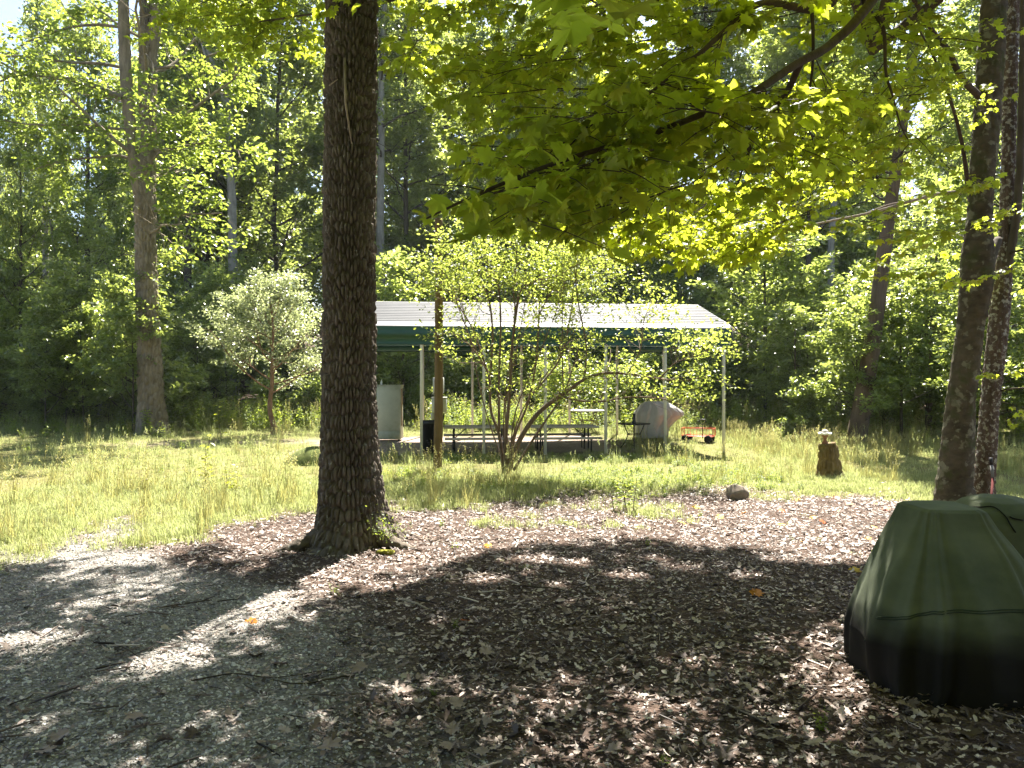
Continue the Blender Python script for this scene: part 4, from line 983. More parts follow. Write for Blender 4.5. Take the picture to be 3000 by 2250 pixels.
V, F, t = leaves(OVAL, pos[k], nrm[k], tip[k], sz[k]); part('crown', (V, F), M['oak'], lo_, tint=t); part('branchwork', join(*w, *w2), M['bark_left'], lo_)

# ------------------------------------------------------------------ small pale tree
D2 = 27.5
PBs = at((802 - 1500) / FOC * D2, D2)
pe = thing('small_tree', 'small round pale leaved tree with slim reddish trunk on the lawn', 'tree', PBs)
pts = np.array([PBs + [0, 0, -.1]] + pxl([(803, 1255), (790, 1197), (797, 1122), (797, 1060), (800, 960), (790, 860)], D2))
part('trunk', trunk(catmull(pts, 4), np.linspace(.105, .03, 25), 20, .08, (.05, .2), .008, .02, .2, 4, 5, .03), M['pearbark'], pe, True)
lm = around(PBs, 1.5, 4.8, 19, 3.0, 1.0, .035, .28, rng, path=pts)
w, pos, nrm, tip, sz = crown(lm, 9, 1.0, 17, .11, .10, OVAL, 5, .7, rng)
V, F, t = leaves(OVAL, pos, nrm, tip, sz); part('crown', (V, F), M['pearleaf'], pe, tint=t); part('branchwork', join(*w), M['pearbark'], pe)

# ------------------------------------------------------------------ many stemmed shrub in front of the carport
SH = G(1482, 1398); D3 = SH[1]
sh = thing('shrub', 'airy many stemmed shrub with yellow green leaves in front of the carport', 'shrub', SH)
def zp(L, dd=(0, 0)):
    n = len(L); return catmull([P(1180 + .47 * a, 640 + .47 * b, D3 + dd[0] + (dd[1] - dd[0]) * i / (n - 1)) for i, (a, b) in enumerate(L)], 5)
stems = [(zp([(640, 1590), (640, 1400), (665, 1100), (682, 800), (720, 500), (760, 430), (840, 385), (940, 370), (1100, 280)], (0, -.5)), .045, .008),
         (zp([(630, 1590), (600, 1350), (550, 1200), (540, 1000), (510, 920), (450, 830), (380, 750), (290, 690)], (0, .6)), .040, .007),
         (zp([(545, 980), (560, 750), (540, 520), (480, 380), (430, 250), (330, 120)], (.2, .2)), .028, .006),
         (zp([(650, 1590), (700, 1350), (780, 1150), (830, 900), (850, 600), (850, 350), (830, 150), (800, 60)], (0, .8)), .032, .006),
         (zp([(655, 1590), (720, 1400), (830, 1230), (960, 1120), (1050, 1060), (1140, 1000), (1260, 965), (1400, 970), (1600, 1000), (1750, 1010), (1900, 980)], (-.05, -1.0)), .06, .010),
         (zp([(985, 1108), (1100, 1135), (1250, 1140), (1400, 1115), (1600, 1120), (1720, 1160), (1800, 1150)], (-.4, -1.3)), .024, .006),
         (zp([(690, 1570), (850, 1320), (960, 1160), (1020, 1050), (1100, 800)], (-.3, -.8)), .03, .008),
         (zp([(1130, 1000), (1145, 800), (1100, 560), (1080, 400), (1090, 250), (1120, 150)], (-.6, -.2)), .02, .005),
         (zp([(800, 1100), (890, 1000), (990, 850), (1050, 580), (1070, 400), (1150, 250)], (.2, .9)), .028, .006),
         (zp([(1000, 1080), (995, 850), (995, 700), (1000, 430), (1040, 200)], (-.4, .3)), .018, .005),
         (zp([(600, 1330), (600, 1000), (610, 700), (600, 450), (560, 350), (500, 200)], (.1, -.7)), .03, .006),
         (zp([(690, 700), (700, 560), (690, 440), (712, 240), (680, 30)], (-.2, -.3)), .02, .005),
         (zp([(1400, 970), (1480, 820), (1500, 650), (1560, 500)], (-.8, -.8)), .016, .005),
         (zp([(1600, 1000), (1700, 900), (1820, 860), (1950, 800)], (-.9, -1.1)), .016, .005),
         (zp([(520, 930), (440, 700), (330, 520), (230, 420), (100, 380)], (.4, .9)), .022, .005),
         (zp([(450, 830), (350, 560), (300, 400), (180, 250)], (.5, .2)), .018, .005),
         (zp([(850, 600), (940, 430), (1010, 330), (1180, 240), (1300, 260)], (.4, .6)), .016, .005)]
rs_ = np.random.default_rng(3)
for q in range(5):
    xe = rs_.uniform(250, 1350); x0 = 600 + (xe - 640) * .25; ye = rs_.uniform(40, 420); dd = rs_.uniform(-.9, .9)
    stems.append((zp([(645 + rs_.normal(0, 12), 1560), (x0 + rs_.normal(0, 20), 1200), (x0 * .45 + xe * .55, 800), (xe * .9 + x0 * .1, 480), (xe + rs_.normal(0, 40), ye)], (dd * .1, dd)), .017, .004))
limbs = []
for c, a, b in stems:
    rr = np.linspace(a, b, len(c)); part('stem', tube(c, rr, 9), M['shrubbark'], sh, True)
    k = 0 if a < .03 else len(c) // 2 - 4
    limbs.append((c[max(k, 0):], rr[max(k, 0):]))
rng = np.random.default_rng(9)
w, pos, nrm, tip, sz = crown(limbs, 20, .95, 9, .12, .08, OVAL, 5, .75, rng)
px, py = topix(pos); k = (py < 1175) & ~((px < 1420) & (py > 1060)) & (rng.random(len(pos)) < np.where((py > 860) & (px < 1950), .5, .9))
V, F, t = leaves(OVAL, pos[k], nrm[k], tip[k], sz[k]); part('foliage', (V, F), M['shrubleaf'], sh, tint=t); part('branchwork', join(*w), M['shrubbark'], sh)
print('shrub leaves', k.sum())

# ------------------------------------------------------------------ woodland
KITS = {'tall': [kit(100 + i, 15, 0, 28, 4.4, 1.6, 9, 2.0, 15, .30, .20, ntwig=4, tilt=.7) for i in range(3)],
        'under': [kit(200 + i, 6, .7, 17, 2.4, .8, 6, 1.1, 15, .21, .13, .05, ntwig=3, tilt=.6) for i in range(3)],
        'bush': [kit(300 + i, 1.9, .1, 12, 1.2, .6, 5, .6, 12, .15, .10, .02, ntwig=3, tilt=.65) for i in range(2)]}
def wtree(label, px, d, H, rpx, mat, h0, kitk, kn, lean=(0, 0), pathpx=None, rz=None, sx=1.0, group=None, name='woodland_tree'):
    x = (px - 1500) / FOC * d; b = at(x, d)
    tr = thing(name, label, 'tree', b, group=group)
    if pathpx is None:
        path = np.array([b + [lean[0] * f * H, lean[1] * f * H, f * H - .2] for f in np.linspace(0, 1, 7)]); path[1:-1, :2] += rng.normal(0, .012 * H / 5, (5, 2))
    else: path = np.array([P(a, c, d) for a, c in pathpx]); path = np.vstack([[path[0][0], path[0][1], b[2] - .2], path])
    r = rpx / 2 / FOC * d
    part('trunk', trunk(path, np.linspace(r * 1.05, r * .35, len(path)), 28, .16, (.10, .5), .025 * min(1, r / .15), r * .25, .4, 4, int(px) % 50, .02), M[mat], tr, True)
    lf, wd, _ = KITS[kitk][kn % len(KITS[kitk])]
    top = path[-1]; s = (top[2] - b[2] - h0) / (15 if kitk == 'tall' else 6)
    for nm, me in (('crown', lf), ('branchwork', wd)):
        o_ = link(nm, me, tr); kx = np.interp(b[2] + h0, path[:, 2], path[:, 0]) - b[0]; ky = np.interp(b[2] + h0, path[:, 2], path[:, 1]) - b[1]
        o_.location = (float(kx), float(ky), float(h0)); o_.scale = (s * sx, s * sx, s); o_.rotation_euler = (0, 0, rng.random() * 6.28 if rz is None else rz)
    return tr
g1 = wtree('grey trunk behind the twin oak with a long limb leaning to the upper left', 680, 42, 24, 30, 'bark_grey', 11, 'tall', 0, sx=.62, pathpx=[(685, 1180), (683, 900), (680, 588), (672, 452), (676, 330), (690, 180), (700, 0), (705, -250)])
c = catmull(pxl([(678, 330), (660, 280), (640, 230), (600, 130), (555, 50), (510, -10), (440, -110)], 41.9), 4); part('branch', tube(c, np.linspace(.2, .1, len(c)), 10), M['bark_grey'], g1, True)
c = catmull(pxl([(668, 318), (640, 250), (605, 170), (565, 40), (545, -40)], 41.7), 4); part('branch', tube(c, np.linspace(.1, .05, len(c)), 8), M['bark_grey'], g1, True)
wtree('slim dark trunk in the shade right of the twin oak', 548, 43, 24, 24, 'bark_dark', 8, 'tall', 1, sx=.62)
wtree('pale bent sapling leaning left in the woods beside a dark trunk', 292, 35, 9, 11, 'bark_grey', 5, 'under', 0, pathpx=[(292, 1150), (275, 1040), (240, 930), (210, 850), (160, 740), (140, 600)])
wtree('dark straight trunk just left of the pale bent sapling', 256, 42, 20, 17, 'bark_dark', 6, 'tall', 2, sx=.62)
wtree('thin dark trunk near the left edge of the photo', 62, 34, 14, 10, 'bark_dark', 4.5, 'tall', 0, sx=.62)
wtree('tall grey trunk visible just right of the big oak', 1113, 47, 29, 27, 'bark_grey', 13, 'tall', 2, lean=(.012, 0))
wtree('dark grey trunk rising behind the right end of the carport roof', 2045, 50, 28, 28, 'bark_dark', 13, 'tall', 1, lean=(.02, 0))
wtree('slim dark trunk behind the carport, next right after the dark grey one', 2085, 53, 26, 20, 'bark_dark', 11, 'tall', 0)
wtree('pale mottled trunk in the woods left of the leaning brown tree', 2428, 44, 26, 22, 'bark_grey', 11, 'tall', 2, lean=(.03, 0))
wtree('dark narrow trunk in the shaded woods left of the pale mottled one', 2372, 47, 25, 16, 'bark_dark', 9, 'tall', 1)
wtree('brown furrowed tree leaning right at the edge of the tall grass', 2512, 24.5, 17, 54, 'bark_brown', 7.5, 'tall', 0, pathpx=[(2512, 1270), (2540, 1100), (2560, 980), (2582, 800), (2602, 650), (2627, 480), (2652, 300), (2690, 0), (2720, -200)])
wtree('short thin trunk between the leaning brown tree and the twin maple', 2716, 27, 6.5, 16, 'bark_brown', 2.6, 'under', 1, lean=(.05, 0))
wtree('pale trunk deep in the woods above the carport ridge', 1640, 54, 28, 20, 'bark_grey', 12, 'tall', 0)
wtree('dark trunk deep in the woods seen between pole and big oak', 1190, 52, 26, 18, 'bark_dark', 10, 'tall', 1)
wtree('straight dark trunk behind the small pale tree', 640, 48, 25, 16, 'bark_dark', 9, 'tall', 2, sx=.62)
wtree('grey trunk in the woods between the twin oak and the left edge', 150, 46, 22, 20, 'bark_grey', 8, 'tall', 1, sx=.62, lean=(-.04, 0))
wtree('tall trunk in the woods right of the twin maple', 2965, 30, 18, 26, 'bark_dark', 5, 'tall', 1)
wtree('slender understory tree with pale bluish leaves right of the carport roof', 2240, 32, 8.2, 9, 'bark_dark', 1.4, 'under', 2, sx=1.15)
wtree('low leafy sapling at the woods edge right of the last carport post', 2330, 28, 4.2, 6, 'bark_dark', .4, 'under', 0, sx=1.2)
wtree('bushy green sapling right of the leaning brown tree', 2640, 25.5, 5.2, 8, 'bark_dark', .6, 'under', 1, sx=1.1)
wtree('leafy sapling behind the twin maple at the right edge', 2900, 22, 5.0, 9, 'bark_dark', .7, 'under', 2, sx=1.1)
wtree('leafy sapling in the woods beside the foot of the twin oak', 190, 32, 6.0, 9, 'bark_dark', .5, 'under', 1, sx=1.1)
wtree('dark leafy sapling behind the freezer', 1180, 33, 6.5, 8, 'bark_dark', .5, 'under', 0, sx=1.1)
# everything deeper: one mass of wood
def merged(k):
    V, F, t_, Vw, Fw = k[2]; n = len(V)
    me = mesh('woodland_piece', np.r_[V, Vw], [F, np.array([[i + n for i in f] for f in Fw if len(f) == 4])], M['wood'], np.r_[t_, np.full(len(Vw), .5)])
    me.materials.append(M['bark_dark']); mi = np.zeros(len(me.polygons), np.int32); mi[len(F):] = 1; me.polygons.foreach_set('material_index', mi); return me
def merged_tall(k, seed):
    V, F, t_, Vw, Fw = k[2]; rs = np.random.default_rng(seed)
    tv, tf = tube(np.c_[rs.normal(0, .12, (8, 2)).cumsum(0), np.linspace(-1, 20, 8)], np.linspace(.17, .04, 8), 8)
    Vw2, Fw2 = join((np.asarray(Vw) + [0, 0, 4.5], Fw), (tv, tf))
    return merged((None, None, (V + [0, 0, 4.5], F, t_, Vw2, Fw2)))
var = [merged_tall(k, i) for i, k in enumerate(KITS['tall'])] + [merged(k) for k in KITS['under']] + [merged(k) for k in KITS['bush']]
rng = np.random.default_rng(55)
pts = []; scl = []; idx = []
def ok(x, d, r, lst):
    return all((x - a) ** 2 + (d - b) ** 2 > r * r for a, b in lst)
seen = []
tries = 0
while len(seen) < 50 and tries < 9000:
    tries += 1; d = rng.uniform(47, 98); x = rng.uniform(-.78, .78) * d
    pxx = 1500 + x / d * FOC
    if pxx < 420 and d < 66 and rng.random() < .75: continue
    if not ok(x, d, 3.6, seen) or abs(pxx - 2205) < 120 or (pxx < 180 and d < 80): continue
    seen.append((x, d)); s = rng.uniform(1.0, 1.4) * (.8 if pxx < 420 else 1.0); pts.append((x, d, float(gz(x, d)))); scl.append(s); idx.append(rng.integers(0, 3))
seen = []; tries = 0
while len(seen) < 140 and tries < 9000:
    tries += 1; d = rng.uniform(33.5, 64); x = rng.uniform(-.8, .8) * d; pxx = 1500 + x / d * FOC
    if not ok(x, d, 2.1, seen): continue
    if 420 < pxx < 520 and d < 36: continue
    seen.append((x, d)); pts.append((x, d, float(gz(x, d)))); scl.append(rng.uniform(.6, 1.1) * (1 + .6 * sstep(38, 54, d))); idx.append(3 + rng.integers(0, 3))
seen = []; tries = 0
while len(seen) < 190 and tries < 9000:
    tries += 1; d = rng.uniform(31, 48); x = rng.uniform(-.8, .8) * d
    if not ok(x, d, .9, seen): continue
    seen.append((x, d)); pts.append((x, d, float(gz(x, d)) - .05)); scl.append(rng.uniform(.6, 1.3)); idx.append(6 + rng.integers(0, 2))
# right of the tall grass the woods come closer
for _ in range(26):
    d = rng.uniform(24.5, 32); x = rng.uniform(9.4, .78 * d); pts.append((x, d, float(gz(x, d)))); scl.append(rng.uniform(.5, 1.0)); idx.append(rng.choice([3, 4, 5, 6, 7]))
for _ in range(14):
    d = rng.uniform(28, 33); x = rng.uniform(-.78 * d, -12.5); pts.append((x, d, float(gz(x, d)))); scl.append(rng.uniform(.5, 1.0)); idx.append(rng.choice([3, 4, 5, 6, 7]))
for _ in range(46):      # unseen trees added behind the viewer to hold back sky light
    a = rng.uniform(-2.6, -.55); q = rng.uniform(7.5, 22); x, d = q * math.cos(a) * 1.2, q * math.sin(a) - 2; pts.append((x, d, float(gz(x, d)))); scl.append(rng.uniform(.8, 1.1)); idx.append(rng.integers(0, 3))
    pts.append((x * 1.1, d * 1.1 - 1, float(gz(x, d)))); scl.append(rng.uniform(.9, 1.5)); idx.append(3 + rng.integers(0, 3))
n = len(pts); rot = np.c_[rng.normal(0, .04, (n, 2)), rng.random(n) * 6.28]
scatter('woodland', pts, rot, scl, idx, var, 'dense green woods rising behind the clearing', 'woods', [M['wood'], M['bark_dark']])
# a dead limb hung across the woods on the right
dl = thing('dead_limb', 'long pale dead limb hanging slantwise in the woods behind the twin maple', 'branch', P(2290, 675, 18))
part('limb', tube(catmull([P(2285, 678, 18), P(2340, 668, 18), P(2430, 648, 17.8), P(2530, 628, 17.6), P(2600, 610, 17.5), P(2740, 570, 17.2), P(2840, 560, 17)], 5), np.linspace(.018, .04, 31), 7), M['deadwood'], dl, True)
part('twig', tube(catmull([P(2530, 628, 17.6), P(2600, 600, 17.5), P(2660, 590, 17.4)], 4), .012, 5), M['deadwood'], dl)

# ------------------------------------------------------------------ grass, weeds
rng = np.random.default_rng(123)
def blades(n, h, spread, w, lean=.5, seg=2):
    """n tapering curved blades -> V, F (tris), tint"""
    b = np.c_[rng.normal(0, spread, (n, 2)), np.zeros(n)]; a = rng.random(n) * 6.28; L = h * rng.uniform(.5, 1.15, n); le = lean * rng.uniform(.2, 1.2, n)
    d = np.c_[np.cos(a), np.sin(a), np.zeros(n)]; sd = np.c_[-np.sin(a), np.cos(a), np.zeros(n)] * (w / 2)
    up = np.array([0, 0, 1.0])
    m1 = b + up * (L * .55)[:, None] + d * (L * le * .25)[:, None]; tp = b + up * (L * (1 - .25 * le))[:, None] + d * (L * le * .85)[:, None]
    V = np.stack([b - sd, b + sd, m1 + sd * .8, m1 - sd * .8, tp], 1).reshape(-1, 3); o_ = np.arange(n)[:, None] * 5
    F = np.concatenate([o_ + [0, 1, 2], o_ + [0, 2, 3], o_ + [3, 2, 4]]); return V, F, np.repeat(rng.random(n), 5)
def heads(n, h, spread):
    L = []
    for i in range(n):
        p = np.array([rng.normal(0, spread), rng.normal(0, spread), 0]); v = np.array([rng.normal(0, .18), rng.normal(0, .18), 1.0]); hh = h * rng.uniform(.7, 1.15)
        c = np.array([p, p + v * hh * .6, p + v * hh]); V, F = tube(c, [.003, .0025, .002], 3, False); F = np.array([[f[0], f[1], f[2]] for f in F] + [[f[0], f[2], f[3]] for f in F]); L.append((V, F, np.full(len(V), .75)))
        q = c[2] + (c[2] - c[1]) * np.linspace(-.3, .25, 9)[:, None] + rng.normal(0, .008, (9, 3)); L.append(leaves(DIAM, q, rng.normal(0, 1, (9, 3)), np.repeat((v + [0, 0, .2])[None], 9, 0) + rng.normal(0, .3, (9, 3)), .05, .5, np.full(9, .9)))
    return cat3(L)
def weedplant(h, n, lsz, nst=3):
    L = []
    for s in range(nst):
        p = np.array([rng.normal(0, .05), rng.normal(0, .05), 0]); v = np.array([rng.normal(0, .2), rng.normal(0, .2), 1.0]); hh = h * rng.uniform(.6, 1.1)
        c = np.array([p, p + v * hh * .5 + rng.normal(0, .01, 3), p + v * hh]); V, F = tube(c, [.005, .004, .002], 3, False); F = np.array([[f[0], f[1], f[2]] for f in F] + [[f[0], f[2], f[3]] for f in F]); L.append((V, F, np.full(len(V), .3)))
        f = rng.uniform(.12, 1, n); q = p + v * hh * f[:, None]; a = rng.random(n) * 6.28
        tv = np.c_[np.cos(a), np.sin(a), rng.uniform(-.3, .5, n)]; L.append(leaves(OVAL, q + tv * .01, np.c_[rng.normal(0, .3, (n, 2)), np.ones(n)], tv, lsz * (1.15 - .6 * f) * rng.uniform(.7, 1.2, n)))
    return cat3(L)
def mk(name, T, mat): return mesh(name, T[0], T[1], M[mat], T[2])
gv = [mk('tuft', blades(46, .15, .11, .008, .9), 'grass'), mk('tuft', blades(46, .20, .11, .008, .8), 'grass'), mk('tuft', blades(34, .11, .12, .008, 1.1), 'grass'),
      mk('tall_tuft', cat3([blades(40, .55, .10, .008, .55), heads(7, .85, .08)]), 'straw'), mk('tall_tuft', cat3([blades(36, .48, .10, .009, .6), heads(4, .75, .08)]), 'grass'),
      mk('weed', weedplant(.32, 14, .075), 'weed'), mk('weed', weedplant(.24, 12, .065, 4), 'weed'),
      mk('tall_weed', weedplant(.95, 30, .12, 3), 'weed'), mk('tall_weed', weedplant(1.2, 36, .11, 3), 'weed')]
pts = []; scl = []; idx = []
def sow(n, x0, x1, y0, y1, kinds, s=(.7, 1.3), dens=None, wt=None):
    x = rng.uniform(x0, x1, n); y = rng.uniform(y0, y1, n); k = rng.random(n) < (dens(x, y) if dens else grassmask(x, y))
    u, v = cpl(x, y)
    x, y = x[k], y[k]; z = gz(x, y)
    pts.append(np.c_[x, y, z - .005]); scl.append(rng.uniform(*s, len(x))); idx.append(rng.choice(kinds, len(x), p=wt))
fr_ = lambda x, y: np.abs(x) < .75 * y
gm = lambda x, y: grassmask(x, y) * fr_(x, y) * (.45 + .55 * sstep(.35, .6, fbm(x * 1.1, y * 1.1, 99)))
sow(11000, -9, 1, 8, 16, [0, 1, 2, 3], (.4, .95), gm, [.33, .33, .31, .03])
sow(9000, -20, 16, 16, 34, [0, 1, 2, 4], (.45, 1.05), gm, [.35, .33, .26, .06])
sow(3000, 0, 10, 12, 17, [0, 1, 2], (.4, .9), gm)
sow(500, -9, -2.5, 9.5, 14, [1, 4, 1], (.5, 1.0), lambda x, y: gm(x, y) * sstep(.5, .68, fbm(x * .8, y * .8, 97)))
sow(500, -14, -2.5, 14, 26, [1, 4, 5, 3], (.5, 1.0), lambda x, y: gm(x, y) * sstep(.52, .7, fbm(x * .6, y * .6, 98)))
# thick leafy strip before the carport
sow(2600, -3, 5.5, 14.5, 20.4, [5, 6, 1], (.4, .8), lambda x, y: gm(x, y) * sstep(.35, .6, fbm(x * .7, y * .7, 91)), [.4, .4, .2])
sow(700, -2, 5, 13.5, 16.5, [5, 6, 2, 1], (.4, .9), lambda x, y: gm(x, y) * sstep(.4, .6, fbm(x * .9, y * .9, 92)))
# tall straw grass round the stump and to the right
sow(1050, 3.4, 13, 15.5, 25, [3, 4, 3], (.35, .8), lambda x, y: gm(x, y) * sstep(.3, .55, fbm(x * .6, y * .6, 93)) * (1 - padmask(x, y)) * ~((x > 4.6) & (x < 7.0) & (y > 19)) * (((x - 6.76) ** 2 + (y - 15.9) ** 2) > .35))
sow(420, 4.4, 8.0, 20.5, 27.5, [3, 4, 5], (.35, .7), lambda x, y: gm(x, y) * sstep(5.0, 6.4, x) * ~((x > 4.8) & (x < 6.8) & (y < 25.4)))
# weeds behind the carport and at the edge of the woods
sow(1500, -13, 13, 28.2, 33.5, [7, 8, 3, 4], (.6, 1.25), lambda x, y: sstep(.25, .5, fbm(x * .5, y * .5, 94)) * (y > 28.6 + .2 * np.sin(x)), [.4, .2, .2, .2])
sow(260, 9, 20, 24, 31, [7, 5, 3], (.5, 1.0), lambda x, y: fr_(x, y) * 1.0)
sow(260, -22, -11, 26, 32, [7, 5, 4], (.4, .9), lambda x, y: fr_(x, y) * 1.0)
# lone sprigs on the gravel and the litter
sow(420, -5, 6, 4.2, 13, [5, 2, 6], (.18, .5), lambda x, y: fr_(x, y) * .25 * sstep(.5, .7, fbm(x * 1.3, y * 1.3, 95)))
sow(300, -.5, 2.6, 10.8, 13.6, [0, 2, 1], (.5, .9), lambda x, y: fr_(x, y) * sstep(.52, .66, fbm(x * .9, y * .9, 96)))
pts = np.concatenate(pts); scl = np.concatenate(scl); idx = np.concatenate(idx); n = len(pts)
scatter('grass', pts, np.c_[rng.normal(0, .08, (n, 2)), rng.random(n) * 6.28], scl, idx, gv, 'rough grass and leafy weeds of the clearing', 'grass', [M['grass'], M['straw'], M['weed']])
print('tufts', n)
# single plants one can point at
def plant(name, label, p, h, n, lsz, mat, nst=1):
    o_ = thing(name, label, 'plant', p); st_ = []; L = []
    for s in range(nst):
        b = p + [rng.normal(0, .06), rng.normal(0, .06), 0]; v = np.array([rng.normal(0, .12), rng.normal(0, .12), 1.0]); hh = h * rng.uniform(.75, 1.05)
        c = catmull([b, b + v * hh * .5 + rng.normal(0, .03, 3), b + v * hh], 4); st_.append(tube(c, np.linspace(.009, .003, len(c)), 5, False))
        f = np.linspace(.2, 1, n); a = np.arange(n) * 2.4 + rng.random(); q = b + v * hh * f[:, None]; tv = np.c_[np.cos(a), np.sin(a), rng.uniform(-.25, .5, n)]
        L.append(leaves(OVAL, q, np.c_[rng.normal(0, .3, (n, 2)), np.ones(n)], tv, lsz * (1.15 - .5 * f)))
    part('stem', join(*st_), M['shrubbark'], o_); T = cat3(L); part('foliage', T[:2], M[mat], o_, tint=T[2])
plant('weed_plant', 'lanky yellow green weed with broad leaves on the lawn below the small pale tree', G(602, 1425), 1.1, 13, .20, 'yellowleaf', 2)
plant('weed_plant', 'single tall bright leaved sprout between the twin oak and the small pale tree', G(655, 1290), 1.55, 11, .30, 'yellowleaf', 1)
plant('weed_plant', 'short leafy weed clump right of the lanky yellow weed', G(690, 1445), .5, 10, .13, 'yellowleaf', 3)
plant('weed_plant', 'leafy weed growing against the foot of the twin oak', G(432, 1275), .95, 16, .20, 'weed', 4)
plant('weed_plant', 'pale leafy weed left of the foot of the twin oak', G(368, 1262), .9, 16, .18, 'pearleaf', 3)
plant('weed_plant', 'bright green sprout rising from the leaf litter in front of the shrub', G(1815, 1500), .55, 18, .10, 'weed', 4)

# ------------------------------------------------------------------ leaf litter, gravel, twigs
def littermat(name, stops, tf=.2, spec=.35):
    m, t, o = nt(name); a = N(t, 'Attribute', attribute_name='tint'); r = ramp(t, stops, a.outputs['Fac'])
    p = princ(t, None, r.outputs[0], .55, spec); tr = N(t, 'BsdfTranslucent'); t.links.new(r.outputs[0], tr.inputs[0]); mx = N(t, 'MixShader'); mx.inputs[0].default_value = tf
    t.links.new(p.outputs[0], mx.inputs[1]); t.links.new(tr.outputs[0], mx.inputs[2]); t.links.new(mx.outputs[0], o.inputs[0]); return m
M['litter'] = littermat('dead_leaf', [(0, (.035, .025, .02)), (.3, (.11, .078, .062)), (.65, (.36, .28, .24)), (1, (.66, .58, .52))])
M['autumn'] = littermat('autumn_leaf', [(0, (.40, .10, .02)), (.5, (.62, .30, .03)), (1, (.70, .48, .06))], .3)
n = 120000
y = 3.3 + 12.2 * rng.random(n) ** .8; x = rng.uniform(-.75, .75, n) * y
den = (1 - .80 * gravelmask(x, y)) * (1 - .93 * grassmask(x, y)) * np.clip(.35 + 1.1 * fbm(x * 1.7, y * 1.7, 51), 0, 1)
k = (rng.random(n) < den) & ~(((x - 3.1) / .62) ** 2 + ((y - 5.45) / .52) ** 2 < 1) & ~(((x + 2.05) ** 2 + (y - 9.9) ** 2) < .16)
x, y = x[k], y[k]; n = len(x)
pos = np.c_[x, y, gz(x, y) + rng.uniform(.003, .028, n)]
nrm = np.c_[rng.normal(0, .3, (n, 2)), np.ones(n)]; a = rng.random(n) * 6.28; tip = np.c_[np.cos(a), np.sin(a), np.zeros(n)]
size = np.clip(rng.lognormal(np.log(.042), .45, n), .016, .12)
near = np.argsort(-size / y)
# the largest fallen leaves are single pieces lying on the ground
pix, piy = topix(pos); inframe = (pix > 20) & (pix < 2980) & (piy < 2240) & (y < 9)
big = [i for i in near if inframe[i]][:240]; bs_ = set(big); rest = np.array([i for i in range(n) if i not in bs_])
lms = []
for q in range(8):
    V0 = (OAKL if q % 4 else MAPLE)[0].copy(); V0[:, 2] += .8 * V0[:, 1] ** 2 + .45 * (V0[:, 0] - .5) ** 2 * (1 if q % 3 else -.5) + rng.normal(0, .035, len(V0)); V0[:, 1] *= rng.uniform(.7, 1.15)
    lms.append(mesh('fallen_leaf', V0, (OAKL if q % 4 else MAPLE)[1], M['litter'], np.full(len(V0), .2 + .6 * q / 7)))
def lay(me, p, nn, tt, z):
    nn = unit(nn); tt = unit(tt - nn * np.dot(tt, nn)); ss = np.cross(nn, tt); ob = link('fallen_leaf', me, ground)
    ob.matrix_local = Matrix([[tt[0] * z, ss[0] * z, nn[0] * z, p[0]], [tt[1] * z, ss[1] * z, nn[1] * z, p[1]], [tt[2] * z, ss[2] * z, nn[2] * z, p[2]], [0, 0, 0, 1]]); return ob
for q, i in enumerate(big): lay(lms[q % 8], pos[i] + [0, 0, .012], nrm[i], tip[i], size[i] * 1.1)
am = [mesh('fallen_leaf', MAPLE[0] + np.c_[np.zeros((len(MAPLE[0]), 2)), rng.normal(0, .04, len(MAPLE[0]))], MAPLE[1], M['autumn'], np.full(len(MAPLE[0]), q / 4)) for q in range(5)]
spots = [(1365, 1825), (2210, 1750), (2535, 1580), (2390, 1520), (2120, 1520), (2300, 1500), (2460, 1500), (2560, 1545), (2330, 1470), (2050, 1490), (1900, 1475), (2180, 1505), (2640, 1555), (2630, 1530), (2520, 1675), (2420, 1535), (2480, 1480), (2700, 1500), (2560, 1480), (2280, 1540), (2600, 1500), (1600, 1480), (2010, 1540), (2350, 1590), (2500, 1450), (2440, 1460), (750, 1822), (1440, 1605), (2650, 1485), (2590, 1455)]
for q, (a_, b_) in enumerate(spots):
    p = G(a_, b_); an = rng.random() * 6.28; lay(am[q % 5], p + [0, 0, .025], np.array([rng.normal(0, .3), rng.normal(-.25, .3), 1]), np.array([math.cos(an), math.sin(an), 0]), rng.uniform(.09, .15))
h_ = len(rest) // 2; tn = rng.random(len(rest)) ** 1.35
T = cat3([leaves(OAKS, pos[rest[:h_]], nrm[rest[:h_]], tip[rest[:h_]], size[rest[:h_]], rng.uniform(.8, 1.5, h_), tn[:h_]), leaves(OVAL, pos[rest[h_:]], nrm[rest[h_:]], tip[rest[h_:]], size[rest[h_:]] * .8, rng.uniform(.6, 1.4, len(rest) - h_), tn[h_:])])
ll = link('leaf_litter', mesh('leaf_litter', T[0], T[1], M['litter'], T[2])); tag(ll, 'brown dead leaves strewn over the shaded yard', 'leaf litter', kind='stuff')
print('litter', n)
# broken twigs among the litter
n = 3200; y = 3.5 + 11 * rng.random(n) ** .9; x = rng.uniform(-.72, .72, n) * y; k = rng.random(n) < (1 - .8 * grassmask(x, y)) * (1 - .35 * gravelmask(x, y)); x, y = x[k], y[k]; n = len(x); a = rng.random(n) * 6.28; L = rng.lognormal(np.log(.09), .5, n)
BV = np.array([[0, .5, 0], [0, -.25, .43], [0, -.25, -.43], [.5, .45, .1], [.5, -.2, .5], [.5, -.3, -.35], [1, .3, 0], [1, -.15, .25], [1, -.15, -.25]]); BF = np.array([[i, j, k_] for b_ in (0, 3) for i, j, k_ in ((b_, b_ + 1, b_ + 4), (b_, b_ + 4, b_ + 3), (b_ + 1, b_ + 2, b_ + 5), (b_ + 1, b_ + 5, b_ + 4), (b_ + 2, b_, b_ + 3), (b_ + 2, b_ + 3, b_ + 5))])
BV = BV * [1, .07, .07]
